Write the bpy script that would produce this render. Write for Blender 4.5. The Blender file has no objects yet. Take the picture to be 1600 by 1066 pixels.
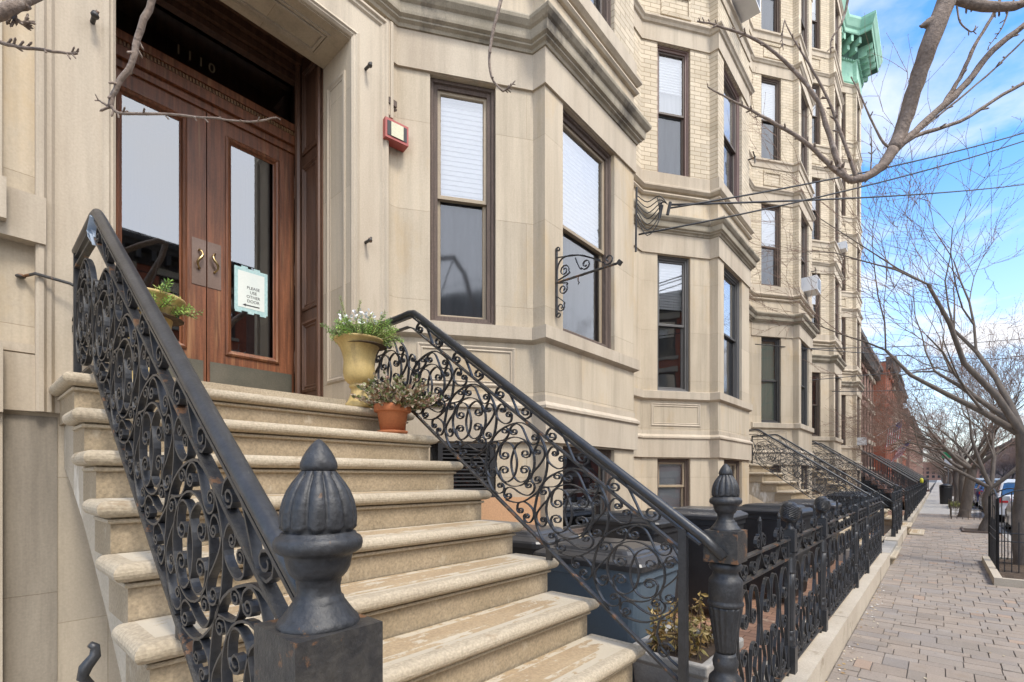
import bpy, math, random
from mathutils import Vector, Matrix
R = math.radians
S = bpy.context.scene
C = S.collection
random.seed(7)
EYE = 1.56
# ---------------- camera, sky, sun, exposure ----------------
cam = bpy.data.cameras.new('camera'); co = bpy.data.objects.new('camera', cam); C.objects.link(co)
co.location = (0, 0, EYE); co.rotation_euler = (R(90), 0, R(41.2))
cam.sensor_width = 36; cam.lens = 762 / 1600 * 36; cam.shift_y = (746 - 533) / 1600
cam.clip_start = 0.05; cam.clip_end = 3000
S.camera = co
SUN_EL, SUN_AZ = R(56), R(100)      # azimuth clockwise from +Y
w = bpy.data.worlds.new('World'); S.world = w; w.use_nodes = True
nt = w.node_tree; nt.nodes.clear()
def N(nt, t, **k):
    n = nt.nodes.new(t)
    for a, b in k.items():
        if a.startswith('i_'):
            n.inputs[a[2:].replace('_', ' ')].default_value = b
        else: setattr(n, a, b)
    return n
L = lambda nt, a, b: nt.links.new(a, b)
sky = N(nt, 'ShaderNodeTexSky', sky_type='NISHITA', sun_disc=False, sun_elevation=SUN_EL, sun_rotation=SUN_AZ, air_density=1.0, dust_density=0.6, ozone_density=2.0)
tc = N(nt, 'ShaderNodeTexCoord')
sep = N(nt, 'ShaderNodeSeparateXYZ'); L(nt, tc.outputs['Generated'], sep.inputs[0])
# cloud sheet: project the ray on to a high plane
mz = N(nt, 'ShaderNodeMath', operation='MAXIMUM'); L(nt, sep.outputs['Z'], mz.inputs[0]); mz.inputs[1].default_value = 0.0
az = N(nt, 'ShaderNodeMath', operation='ADD'); L(nt, mz.outputs[0], az.inputs[0]); az.inputs[1].default_value = 0.22
dx = N(nt, 'ShaderNodeMath', operation='DIVIDE'); L(nt, sep.outputs['X'], dx.inputs[0]); L(nt, az.outputs[0], dx.inputs[1])
dy = N(nt, 'ShaderNodeMath', operation='DIVIDE'); L(nt, sep.outputs['Y'], dy.inputs[0]); L(nt, az.outputs[0], dy.inputs[1])
cb = N(nt, 'ShaderNodeCombineXYZ'); L(nt, dx.outputs[0], cb.inputs[0]); L(nt, dy.outputs[0], cb.inputs[1]); cb.inputs[2].default_value = 1.3
ns = N(nt, 'ShaderNodeTexNoise', i_Scale=1.9, i_Detail=10.0, i_Roughness=0.56, i_Distortion=0.35); L(nt, cb.outputs[0], ns.inputs['Vector'])
cr_ = N(nt, 'ShaderNodeValToRGB'); L(nt, ns.outputs['Fac'], cr_.inputs[0])
cr_.color_ramp.elements[0].position = 0.45; cr_.color_ramp.elements[1].position = 0.63
# clouds thicken towards the horizon
hz = N(nt, 'ShaderNodeMapRange', i_From_Min=0.0, i_From_Max=0.45, i_To_Min=0.62, i_To_Max=0.0); L(nt, sep.outputs['Z'], hz.inputs[0])
mx0 = N(nt, 'ShaderNodeMath', operation='MAXIMUM'); L(nt, cr_.outputs[0], mx0.inputs[0]); L(nt, hz.outputs[0], mx0.inputs[1])
# broad unseen cloud bank over the street, added as light source and for whitish reflections
bk = N(nt, 'ShaderNodeMapRange', i_From_Min=0.22, i_From_Max=0.5, i_To_Min=0.0, i_To_Max=0.86); L(nt, sep.outputs['X'], bk.inputs[0])
mx = N(nt, 'ShaderNodeMath', operation='MAXIMUM'); L(nt, mx0.outputs[0], mx.inputs[0]); L(nt, bk.outputs[0], mx.inputs[1])
sat = N(nt, 'ShaderNodeHueSaturation', i_Saturation=1.3, i_Value=0.84); L(nt, sky.outputs[0], sat.inputs['Color'])
mixc = N(nt, 'ShaderNodeMix', data_type='RGBA'); L(nt, mx0.outputs[0], mixc.inputs['Factor']); L(nt, sat.outputs[0], mixc.inputs['A']); mixc.inputs['B'].default_value = (2.55, 2.6, 2.75, 1)
mix = N(nt, 'ShaderNodeMix', data_type='RGBA'); L(nt, bk.outputs[0], mix.inputs['Factor']); L(nt, mixc.outputs['Result'], mix.inputs['A']); mix.inputs['B'].default_value = (6.4, 6.5, 6.8, 1)
bg = N(nt, 'ShaderNodeBackground', i_Strength=0.15); L(nt, mix.outputs['Result'], bg.inputs['Color'])
wo = N(nt, 'ShaderNodeOutputWorld'); L(nt, bg.outputs[0], wo.inputs['Surface'])
sl = bpy.data.lights.new('sun', 'SUN'); sl.energy = 1.1; sl.angle = R(14); sl.color = (1.0, 0.93, 0.83)
so = bpy.data.objects.new('sun', sl); C.objects.link(so)
sd = Vector((math.sin(SUN_AZ) * math.cos(SUN_EL), math.cos(SUN_AZ) * math.cos(SUN_EL), math.sin(SUN_EL)))
so.rotation_euler = sd.to_track_quat('Z', 'Y').to_euler(); so.location = (8, -6, 20)
S.view_settings.view_transform = 'Standard'; S.view_settings.look = 'None'; S.view_settings.gamma = 1
S.view_settings.exposure = 1.60
S.render.resolution_x = 1024; S.render.resolution_y = 682

# ---------------- mesh builder ----------------
class MB:
    def __init__(s): s.v = []; s.f = []; s.uv = []; s.col = []; s.cc = None
    def face(s, pts, uv=None):
        b = len(s.v); s.v += [tuple(p) for p in pts]; s.f.append(tuple(range(b, b + len(pts))))
        if uv is None:
            p0, p1, p2 = Vector(pts[0]), Vector(pts[1]), Vector(pts[-1])
            n = (p1 - p0).cross(p2 - p0)
            a = max(range(3), key=lambda i: abs(n[i]))
            if a == 2: uv = [(p[0], p[1]) for p in pts]
            elif a == 0: uv = [(p[1], p[2]) for p in pts]
            else: uv = [(p[0], p[2]) for p in pts]
        s.uv += list(uv); s.col.append(s.cc)
    def box(s, a, b):
        x0, y0, z0 = a; x1, y1, z1 = b
        s.face([(x0, y0, z0), (x0, y1, z0), (x1, y1, z0), (x1, y0, z0)])
        s.face([(x0, y0, z1), (x1, y0, z1), (x1, y1, z1), (x0, y1, z1)])
        s.face([(x0, y0, z0), (x1, y0, z0), (x1, y0, z1), (x0, y0, z1)])
        s.face([(x1, y1, z0), (x0, y1, z0), (x0, y1, z1), (x1, y1, z1)])
        s.face([(x0, y1, z0), (x0, y0, z0), (x0, y0, z1), (x0, y1, z1)])
        s.face([(x1, y0, z0), (x1, y1, z0), (x1, y1, z1), (x1, y0, z1)])
        return s
    def obox(s, c, ax, ay, az):      # centre and three half vectors
        c = Vector(c); ax = Vector(ax); ay = Vector(ay); az = Vector(az)
        P = lambda i, j, k: c + ax * i + ay * j + az * k
        for q in ([(-1,-1,-1),(-1,1,-1),(1,1,-1),(1,-1,-1)], [(-1,-1,1),(1,-1,1),(1,1,1),(-1,1,1)], [(-1,-1,-1),(1,-1,-1),(1,-1,1),(-1,-1,1)],
                  [(1,1,-1),(-1,1,-1),(-1,1,1),(1,1,1)], [(-1,1,-1),(-1,-1,-1),(-1,-1,1),(-1,1,1)], [(1,-1,-1),(1,1,-1),(1,1,1),(1,-1,1)]):
            s.face([P(*t) for t in q])
        return s
    def grid(s, rows, closed=False, uvs=None, flip=False):   # rows of points, shared vertices (smooth)
        b = len(s.v); m = len(rows[0])
        for r in rows: s.v += [tuple(p) for p in r]
        for i in range(len(rows) - 1):
            for j in range(m if closed else m - 1):
                k = (j + 1) % m
                q = (b + i*m + j, b + i*m + k, b + (i+1)*m + k, b + (i+1)*m + j)
                if flip: q = q[::-1]
                s.f.append(q); s.uv += [(j*.05, i*.05), ((j+1)*.05, i*.05), ((j+1)*.05, (i+1)*.05), (j*.05, (i+1)*.05)]; s.col.append(s.cc)
        return s
    def tube(s, pts, rad, n=8, caps=True):
        pts = [Vector(p) for p in pts]
        if not hasattr(rad, '__len__'): rad = [rad] * len(pts)
        rows = []; up = None
        for i, p in enumerate(pts):
            t = (pts[min(i+1, len(pts)-1)] - pts[max(i-1, 0)])
            if t.length < 1e-9: t = Vector((0, 0, 1))
            t.normalize()
            if up is None: up = Vector((0, 0, 1)) if abs(t.z) < .9 else Vector((1, 0, 0))
            a = t.cross(up)
            if a.length < 1e-6: a = t.orthogonal()
            a.normalize(); up = a.cross(t)
            rows.append([p + (a * math.cos(2*math.pi*j/n) + up * math.sin(2*math.pi*j/n)) * rad[i] for j in range(n)])
        b = len(s.v)
        s.grid(rows, closed=True, flip=True)
        if caps:
            for rr, fl in ((0, 0), (len(rows)-1, 1)):
                ids = [b + rr*n + j for j in range(n)]
                s.f.append(tuple(ids[::-1] if fl else ids)); s.uv += [(0, 0)] * n; s.col.append(s.cc)
        return s
    def lathe(s, prof, c=(0, 0, 0), n=24, mod=None):          # prof: (r, z)
        rows = [[(c[0] + (r * (mod(2*math.pi*j/n, z) if mod else 1)) * math.cos(2*math.pi*j/n), c[1] + (r * (mod(2*math.pi*j/n, z) if mod else 1)) * math.sin(2*math.pi*j/n), c[2] + z) for j in range(n)] for r, z in prof]
        b = len(s.v); s.grid(rows, closed=True)
        for rr in (0, len(rows)-1):
            ids = [b + rr*n + j for j in range(n)]
            s.f.append(tuple(ids if rr else ids[::-1])); s.uv += [(0, 0)] * n; s.col.append(s.cc)
        return s
    def sweep(s, path, prof, cap=True, closed=False):         # path: plan points, outward = right of travel; prof: (out, z)
        P = [Vector(p) for p in path]; n = len(P); offs = []
        for i in range(n):
            d0 = (P[i] - P[i-1]) if (i > 0 or closed) else None
            d1 = (P[(i+1) % n] - P[i]) if (i < n-1 or closed) else None
            ns_ = [Vector((d.y, -d.x)).normalized() for d in (d0, d1) if d is not None]
            if len(ns_) == 1: offs.append(ns_[0])
            else:
                m = (ns_[0] + ns_[1]); m.normalize(); offs.append(m / max(.3, m.dot(ns_[0])))
        dist = [0]
        for i in range(1, n): dist.append(dist[-1] + (P[i] - P[i-1]).length)
        if closed: dist.append(dist[-1] + (P[0] - P[-1]).length)
        for i in range(n if closed else n - 1):
            k = (i+1) % n
            acc = 0
            for j in range(len(prof) - 1):
                (o0, z0), (o1, z1) = prof[j], prof[j+1]
                ln = math.hypot(o1-o0, z1-z0)
                q = [P[i] + offs[i]*o0, P[k] + offs[k]*o0, P[k] + offs[k]*o1, P[i] + offs[i]*o1]
                s.face([(q[0].x, q[0].y, z0), (q[1].x, q[1].y, z0), (q[2].x, q[2].y, z1), (q[3].x, q[3].y, z1)],
                       [(dist[i], z0), (dist[i+1], z0), (dist[i+1], z1 if abs(z1-z0) > .002 else z0+ln), (dist[i], z1 if abs(z1-z0) > .002 else z0+ln)])
        if cap and not closed:
            for i, fl in ((0, 0), (n-1, 1)):
                q = [(P[i].x + offs[i].x*o, P[i].y + offs[i].y*o, z) for o, z in prof]
                s.face(q if fl else q[::-1])
        return s
    def wall(s, p0, p1, z0, z1, ops=(), depth=.16, back=False):   # ops: (u0,u1,z0,z1[,depth,back])
        p0 = Vector(p0); p1 = Vector(p1); t = (p1 - p0); Ln = t.length; t.normalize(); n = Vector((t.y, -t.x))
        us = sorted({0, Ln, *[v for o in ops for v in o[:2]]}); zs = sorted({z0, z1, *[v for o in ops for v in o[2:4] if z0 < v < z1]})
        W = lambda u, z, o=0: (p0.x + t.x*u + n.x*o, p0.y + t.y*u + n.y*o, z)
        base = p0.y * .9 + p0.x * .4
        for a, b in zip(us, us[1:]):
            for c, d in zip(zs, zs[1:]):
                m = ((a+b)/2, (c+d)/2)
                if any(o[0] < m[0] < o[1] and o[2] < m[1] < o[3] for o in ops): continue
                s.face([W(a, c), W(b, c), W(b, d), W(a, d)], [(a+base, c), (b+base, c), (b+base, d), (a+base, d)])
        for o in ops:
            a, b, c, d = o[:4]; dp = o[4] if len(o) > 4 else depth
            c0 = max(c, z0); d0 = min(d, z1)
            if d0 <= c0: continue
            s.face([W(a, c0), W(a, d0), W(a, d0, -dp), W(a, c0, -dp)], [(0, c0), (0, d0), (dp, d0), (dp, c0)])
            s.face([W(b, d0), W(b, c0), W(b, c0, -dp), W(b, d0, -dp)], [(0, d0), (0, c0), (dp, c0), (dp, d0)])
            if d <= z1 + 1e-6: s.face([W(a, d), W(b, d), W(b, d, -dp), W(a, d, -dp)])
            if c >= z0 - 1e-6: s.face([W(b, c), W(a, c), W(a, c, -dp), W(b, c, -dp)])
            if len(o) > 5 and o[5]: s.face([W(a, c0, -dp), W(b, c0, -dp), W(b, d0, -dp), W(a, d0, -dp)], [(a+base, c0), (b+base, c0), (b+base, d0), (a+base, d0)])
        return s
    def frame(s, org, t, nrm, u0, u1, z0, z1, prof, sides=4):    # prof: (inset, out), mitred rectangle
        org = Vector(org); t = Vector(t); nrm = Vector(nrm); up = Vector((0, 0, 1))
        def ring(i, o):
            b = 0 if sides == 3 else i
            return [org + t*(u0+i) + up*(z0+b) + nrm*o, org + t*(u1-i) + up*(z0+b) + nrm*o, org + t*(u1-i) + up*(z1-i) + nrm*o, org + t*(u0+i) + up*(z1-i) + nrm*o]
        rs = [ring(*p) for p in prof]; uv = [(u0, z0), (u1, z0), (u1, z1), (u0, z1)]
        for a, b, pa, pb in zip(rs, rs[1:], prof, prof[1:]):
            for j in range(4):
                if sides == 3 and j == 0: continue
                k = (j+1) % 4
                e = (a[k] - a[j]).length; w_ = abs(pb[0]-pa[0]) + abs(pb[1]-pa[1])
                s.face([a[j], a[k], b[k], b[j]], [(0, pa[0]), (e, pa[0]), (e, pa[0]+w_), (0, pa[0]+w_)] if j % 2 == 0 else [(pa[0], 0), (pa[0], e), (pa[0]+w_, e), (pa[0]+w_, 0)])
        return s
    def ribbon(s, pts, th, wd, y=0):      # pts (x,z) in a vertical plane, bar of thickness th and width wd across the plane
        n = len(pts); P = [Vector(p) for p in pts]; rows = []
        for i in range(n):
            t = P[min(i+1, n-1)] - P[max(i-1, 0)]
            if t.length < 1e-9: t = Vector((1, 0))
            t.normalize(); q = Vector((-t.y, t.x)) * th / 2
            a, b = P[i] + q, P[i] - q
            rows.append([(a.x, y - wd/2, a.y), (b.x, y - wd/2, b.y), (b.x, y + wd/2, b.y), (a.x, y + wd/2, a.y)])
        for i in range(n-1):
            for j in range(4):
                k = (j+1) % 4
                s.face([rows[i][j], rows[i][k], rows[i+1][k], rows[i+1][j]], [(0, 0), (.01, 0), (.01, .02), (0, .02)])
        s.face(rows[0][::-1]); s.face(rows[-1]); return s
def mesh(name, mb, mat, smooth=False, bevel=0):
    me = bpy.data.meshes.new(name); me.from_pydata([tuple(v) for v in mb.v], [], mb.f)
    ul = me.uv_layers.new(name='UVMap')
    for i, u in enumerate(mb.uv): ul.data[i].uv = u
    if any(c is not None for c in mb.col):
        ca = me.color_attributes.new('tint', 'FLOAT_COLOR', 'CORNER')
        i = 0
        for f, c in zip(mb.f, mb.col):
            for _ in f: ca.data[i].color = (c if c else (1, 1, 1, 1)); i += 1
    if mat: me.materials.append(mat)
    if smooth: me.polygons.foreach_set('use_smooth', [True] * len(me.polygons))
    me.update(); return me
def part(name, mb, mat, parent=None, local=False, smooth=False, bevel=0, label=None):
    me = mb if isinstance(mb, bpy.types.Mesh) else mesh(name, mb, mat, smooth)
    o = bpy.data.objects.new(name, me); C.objects.link(o)
    if parent:
        o.parent = parent
        if not local: o.matrix_parent_inverse = wm(parent).inverted()
    if bevel:
        b = o.modifiers.new('bevel', 'BEVEL'); b.width = bevel; b.segments = 2; b.limit_method = 'ANGLE'; b.angle_limit = R(40)
    if smooth == 'auto':
        pass
    if label: o['label'] = label
    return o
def wm(o):
    m = o.matrix_basis.copy()
    if o.parent: m = wm(o.parent) @ o.matrix_parent_inverse @ m
    return m
def tag(o, label, cat, group=None, kind=None):
    o['label'] = label; o['category'] = cat
    if group: o['group'] = group
    if kind: o['kind'] = kind
    return o
def struct(name, mb, mat, **k):
    o = part(name, mb, mat, **k); o['kind'] = 'structure'; return o
def thing(name, label, cat, loc=(0, 0, 0), rz=0, group=None):
    o = bpy.data.objects.new(name, None); C.objects.link(o); o.location = loc; o.rotation_euler = (0, 0, rz); o.empty_display_size = .2
    return tag(o, label, cat, group)
def dup(root, loc=None, rz=None, label=None, group=None, scale=None):
    def rec(o, par):
        c = o.copy(); C.objects.link(c)
        if par: mi = o.matrix_parent_inverse.copy(); c.parent = par; c.matrix_parent_inverse = mi
        for ch in [x for x in KIDS.get(o.name, [])] : KIDS.setdefault(c.name, []).append(rec(ch, c))
        return c
    for o in C.objects:
        pass
    KIDS.clear()
    for o in C.objects:
        if o.parent: KIDS.setdefault(o.parent.name, []).append(o)
    r = rec(root, None)
    if loc is not None: r.location = loc
    if rz is not None: r.rotation_euler = (0, 0, rz)
    if scale: r.scale = scale
    if label: r['label'] = label
    if group: r['group'] = group
    return r
KIDS = {}

# ---------------- materials ----------------
def MAT(name, c1, c2=None, rough=.7, scale=4., stretch=(1, 1, 1), bump=.0, bscale=30., metal=0, c3=None, s3=2.0, t3=.62, joints=None, fine=0.12, attr=False, spec=.5, detail=6, edge3=.08, streak=0):
    """c1/c2 mottled by noise; c3 blotches above a threshold; joints=(w,h,mortar,colour,offset) laid on the UVs"""
    m = bpy.data.materials.new(name); m.use_nodes = True; nt = m.node_tree; b = nt.nodes['Principled BSDF']
    b.inputs['Roughness'].default_value = rough; b.inputs['Metallic'].default_value = metal; b.inputs['Specular IOR Level'].default_value = spec
    tc = N(nt, 'ShaderNodeTexCoord'); mp = N(nt, 'ShaderNodeMapping'); mp.inputs['Scale'].default_value = stretch; L(nt, tc.outputs['Object'], mp.inputs[0])
    n1 = N(nt, 'ShaderNodeTexNoise', i_Scale=scale, i_Detail=float(detail), i_Roughness=.6); L(nt, mp.outputs[0], n1.inputs['Vector'])
    r1 = N(nt, 'ShaderNodeMapRange', i_From_Min=.3, i_From_Max=.7); L(nt, n1.outputs['Fac'], r1.inputs[0])
    mx = N(nt, 'ShaderNodeMix', data_type='RGBA'); L(nt, r1.outputs[0], mx.inputs['Factor'])
    mx.inputs['A'].default_value = (*c1, 1); mx.inputs['B'].default_value = (*(c2 or c1), 1); col = mx.outputs['Result']
    if fine:
        n2 = N(nt, 'ShaderNodeTexNoise', i_Scale=90., i_Detail=4.); L(nt, tc.outputs['Object'], n2.inputs['Vector'])
        r2 = N(nt, 'ShaderNodeMapRange', i_From_Min=.25, i_From_Max=.75, i_To_Min=1-fine, i_To_Max=1+fine); L(nt, n2.outputs['Fac'], r2.inputs[0])
        vm = N(nt, 'ShaderNodeVectorMath', operation='SCALE'); L(nt, col, vm.inputs[0]); L(nt, r2.outputs[0], vm.inputs['Scale']); col = vm.outputs[0]
    if c3:
        n3 = N(nt, 'ShaderNodeTexNoise', i_Scale=s3, i_Detail=8., i_Roughness=.65); L(nt, mp.outputs[0], n3.inputs['Vector'])
        r3 = N(nt, 'ShaderNodeMapRange', i_From_Min=t3, i_From_Max=t3+edge3); L(nt, n3.outputs['Fac'], r3.inputs[0])
        m3 = N(nt, 'ShaderNodeMix', data_type='RGBA'); L(nt, r3.outputs[0], m3.inputs['Factor']); L(nt, col, m3.inputs['A']); m3.inputs['B'].default_value = (*c3, 1); col = m3.outputs['Result']
    if streak:      # rain streaks down the stone
        ms_ = N(nt, 'ShaderNodeMapping'); ms_.inputs['Scale'].default_value = (7, 7, .35); L(nt, tc.outputs['Object'], ms_.inputs[0])
        n4 = N(nt, 'ShaderNodeTexNoise', i_Scale=1.0, i_Detail=5., i_Roughness=.7); L(nt, ms_.outputs[0], n4.inputs['Vector'])
        r4 = N(nt, 'ShaderNodeMapRange', i_From_Min=.46, i_From_Max=.74, i_To_Min=1.0, i_To_Max=1-streak); L(nt, n4.outputs['Fac'], r4.inputs[0])
        vm = N(nt, 'ShaderNodeVectorMath', operation='SCALE'); L(nt, col, vm.inputs[0]); L(nt, r4.outputs[0], vm.inputs['Scale']); col = vm.outputs[0]
    hgt = None
    if joints:
        bw, bh, mo, jc, var = joints
        bt = N(nt, 'ShaderNodeTexBrick', i_Scale=1.0, i_Mortar_Size=mo, i_Mortar_Smooth=.1, i_Bias=0., i_Brick_Width=bw, i_Row_Height=bh)
        bt.inputs['Color1'].default_value = (1-var,)*3 + (1,); bt.inputs['Color2'].default_value = (1+var,)*3 + (1,); bt.inputs['Mortar'].default_value = (*jc, 1)
        L(nt, tc.outputs['UV'], bt.inputs['Vector'])
        vm = N(nt, 'ShaderNodeVectorMath', operation='MULTIPLY'); L(nt, col, vm.inputs[0]); L(nt, bt.outputs['Color'], vm.inputs[1]); col = vm.outputs[0]; hgt = bt.outputs['Fac']
    if attr:
        at = N(nt, 'ShaderNodeAttribute', attribute_name='tint')
        vm = N(nt, 'ShaderNodeVectorMath', operation='MULTIPLY'); L(nt, col, vm.inputs[0]); L(nt, at.outputs['Color'], vm.inputs[1]); col = vm.outputs[0]
    L(nt, col, b.inputs['Base Color'])
    if bump or hgt:
        nb = N(nt, 'ShaderNodeTexNoise', i_Scale=bscale, i_Detail=6., i_Roughness=.6); L(nt, mp.outputs[0], nb.inputs['Vector'])
        bp = N(nt, 'ShaderNodeBump', i_Strength=max(bump, .0), i_Distance=.01); L(nt, nb.outputs['Fac'], bp.inputs['Height']); last = bp.outputs[0]
        if hgt:
            b2 = N(nt, 'ShaderNodeBump', i_Strength=.7, i_Distance=.004, invert=True); L(nt, hgt, b2.inputs['Height']); L(nt, last, b2.inputs['Normal']); last = b2.outputs[0]
        L(nt, last, b.inputs['Normal'])
    return m
def FLAT(name, c, rough=.5, metal=0, **k): return MAT(name, c, tuple(x*.85 for x in c), rough=rough, metal=metal, **k)
M = {}
M['stone'] = MAT('limestone', (.56, .48, .365), (.45, .375, .275), rough=.85, scale=1.6, stretch=(1, 1, .45), bump=.12, bscale=60, c3=(.50, .37, .21), s3=1.7, t3=.54, edge3=.22, joints=(1.35, .78, .0016, (.74, .70, .64), .085), fine=.08, streak=.24)
M['stone_plain'] = MAT('limestone_trim', (.535, .465, .365), (.42, .35, .265), streak=.22, rough=.85, scale=2.2, stretch=(1, 1, .3), bump=.1, bscale=60, c3=(.30, .25, .18), s3=2.1, t3=.66, edge3=.15, fine=.08)
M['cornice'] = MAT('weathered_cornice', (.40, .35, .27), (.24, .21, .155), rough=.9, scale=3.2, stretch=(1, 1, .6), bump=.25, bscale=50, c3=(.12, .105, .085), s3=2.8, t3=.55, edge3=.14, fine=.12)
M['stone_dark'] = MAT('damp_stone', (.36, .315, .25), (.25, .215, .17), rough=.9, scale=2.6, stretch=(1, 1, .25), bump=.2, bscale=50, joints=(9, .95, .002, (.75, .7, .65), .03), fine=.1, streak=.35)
M['brick'] = MAT('buff_brick', (.60, .52, .40), (.52, .44, .32), rough=.85, scale=2.5, bump=.1, c3=(.44, .33, .20), s3=3., t3=.66, joints=(.225, .07, .005, (.60, .55, .49), .10), fine=.08, streak=.12)
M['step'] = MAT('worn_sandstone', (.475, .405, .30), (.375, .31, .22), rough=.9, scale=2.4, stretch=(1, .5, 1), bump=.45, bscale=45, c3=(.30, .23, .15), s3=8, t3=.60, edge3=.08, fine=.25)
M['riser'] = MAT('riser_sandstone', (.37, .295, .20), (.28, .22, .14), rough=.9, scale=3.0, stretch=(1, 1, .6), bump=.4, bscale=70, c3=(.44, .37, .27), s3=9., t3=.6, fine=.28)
M['iron'] = MAT('black_painted_iron', (.024, .025, .027), (.040, .041, .044), rough=.38, scale=14, bump=.10, bscale=70, c3=(.12, .05, .022), s3=9., t3=.70, edge3=.03, fine=.25)
M['ironrust'] = MAT('flaking_painted_iron', (.020, .020, .022), (.06, .055, .048), rough=.48, scale=30, bump=.3, bscale=120, c3=(.17, .085, .04), s3=14., t3=.58, edge3=.04, fine=.25)
M['wood'] = MAT('varnished_oak', (.27, .10, .045), (.09, .034, .016), rough=.42, scale=6, stretch=(7, 7, .35), bump=.25, bscale=60, c3=(.33, .17, .08), s3=2.5, t3=.55, edge3=.15, fine=.15)
M['wooddark'] = MAT('dark_oak', (.14, .072, .045), (.065, .034, .022), rough=.45, scale=5, stretch=(5, 5, .4), bump=.15, bscale=60, fine=.15)
M['woodgold'] = MAT('worn_oak_bead', (.28, .17, .08), (.14, .07, .03), rough=.5, scale=6, stretch=(3, 3, .5), fine=.2)
M['oldwood'] = MAT('weathered_frame_wood', (.14, .10, .08), (.075, .055, .045), rough=.8, scale=8, stretch=(6, 6, .4), bump=.4, bscale=50, c3=(.25, .2, .16), s3=8., t3=.64, fine=.2)
M['tanframe'] = FLAT('tan_sash_paint', (.34, .27, .185), .55)
M['brownframe'] = FLAT('brown_sash_paint', (.10, .075, .06), .5)
M['mauveframe'] = FLAT('mauve_brown_frame_paint', (.19, .125, .11), .6)
M['darkframe'] = FLAT('dark_bronze_frame_paint', (.055, .052, .05), .45)
M['greyframe'] = FLAT('grey_frame_paint', (.12, .115, .11), .45)
M['blind'] = MAT('white_blind', (.70, .70, .70), (.62, .62, .63), rough=.6, fine=0)
M['curtain'] = MAT('pale_green_curtain', (.55, .62, .5), (.42, .5, .4), rough=.8, scale=3, stretch=(8, 8, .3), fine=0)
M['screen'] = MAT('grey_insect_screen', (.075, .08, .085), (.15, .155, .165), rough=.6, scale=3, stretch=(2, 2, .3), fine=.1)
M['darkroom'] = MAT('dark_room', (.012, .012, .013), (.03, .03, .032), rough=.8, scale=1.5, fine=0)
M['brass'] = MAT('brass', (.62, .48, .24), (.40, .28, .12), rough=.28, metal=1)
M['bronzeplate'] = MAT('brown_door_plate', (.22, .155, .125), (.16, .11, .085), rough=.35, metal=.4)
M['kick'] = MAT('tarnished_kick_plate', (.10, .105, .085), (.18, .165, .13), rough=.45, metal=.5, scale=3)
M['terracotta'] = MAT('terracotta', (.52, .19, .075), (.42, .14, .055), rough=.8, scale=5, bump=.1)
M['urn'] = MAT('tan_glazed_urn', (.60, .45, .19), (.44, .31, .11), rough=.6, scale=6, stretch=(2, 2, .6), bump=.15, c3=(.26, .18, .08), s3=4, t3=.55, edge3=.15)
M['soil'] = MAT('soil', (.05, .035, .022), (.09, .06, .04), rough=1, scale=30, bump=.8)
M['leafA'] = MAT('fir_needles', (.16, .25, .08), (.27, .32, .13), rough=.6, scale=14, fine=.2, attr=True)
M['leafB'] = MAT('mixed_leaves', (.9, .9, .9), (.7, .7, .7), rough=.6, attr=True)
M['stem'] = FLAT('stem', (.16, .11, .07), .8)
M['plastic'] = MAT('black_bin_plastic', (.017, .018, .020), (.028, .029, .032), rough=.42, scale=6, bump=.1, fine=.1)
M['bluebin'] = MAT('slate_blue_bin_plastic', (.11, .15, .19), (.09, .125, .16), rough=.45, scale=4, bump=.06, fine=.06)
M['lidgrey'] = MAT('grey_black_lid_plastic', (.04, .04, .042), (.06, .06, .063), rough=.33, scale=5)
M['rubber'] = FLAT('rubber', (.02, .02, .02), .7)
M['concrete'] = MAT('concrete', (.42, .40, .37), (.30, .28, .25), rough=.9, scale=5, bump=.4, bscale=60, fine=.15)
M['kerb'] = MAT('kerb_stone', (.52, .46, .37), (.42, .36, .28), rough=.9, scale=2.2, bump=.35, bscale=40, c3=(.24, .19, .13), s3=2.3, t3=.62, edge3=.08, joints=(30, 5, .0, (1, 1, 1), .0), fine=.15)
M['paver'] = MAT('paver', (1.0, 1.0, 1.0), (.86, .84, .82), rough=.85, scale=2.2, bump=.3, bscale=40, attr=True, fine=.16, c3=(.8, .74, .66), s3=3, t3=.60, edge3=.2)
M['grout'] = MAT('paver_sand', (.17, .145, .12), (.22, .19, .155), rough=1, scale=20)
M['yard'] = MAT('brick_yard', (.36, .205, .125), (.27, .15, .10), rough=.85, scale=3, bump=.2, joints=(.22, .11, .005, (.45, .42, .38), .14), c3=(.42, .32, .22), s3=3, t3=.6)
M['asphalt'] = MAT('asphalt', (.055, .055, .058), (.075, .075, .078), rough=.9, scale=3, bump=.4, bscale=120, fine=.2)
M['bark'] = MAT('bark', (.17, .14, .115), (.10, .082, .068), rough=.95, scale=7, stretch=(2, 2, .6), bump=.7, bscale=28, fine=.2)
M['bark_near'] = MAT('smooth_grey_bark', (.30, .235, .19), (.17, .13, .105), rough=.9, scale=22, stretch=(1, 1, 1), bump=.8, bscale=60, c3=(.42, .36, .31), s3=12, t3=.6, fine=.25)
M['twig'] = MAT('twig_bark', (.25, .165, .125), (.17, .11, .085), rough=.9, scale=8)
M['copper'] = MAT('verdigris_copper', (.21, .43, .31), (.32, .54, .42), rough=.7, scale=1.6, bump=.1, c3=(.10, .30, .22), s3=3, t3=.6, edge3=.15)
M['copperdark'] = MAT('dark_green_copper', (.05, .11, .085), (.08, .16, .125), rough=.8, scale=3)
M['brownstone'] = MAT('brownstone', (.22, .125, .09), (.17, .095, .07), rough=.9, scale=2, joints=(.6, .3, .004, (.8, .78, .75), .06))
M['redbrick'] = MAT('red_brick', (.38, .125, .07), (.30, .10, .06), rough=.9, scale=2, joints=(.22, .075, .006, (.85, .8, .75), .1))
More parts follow.
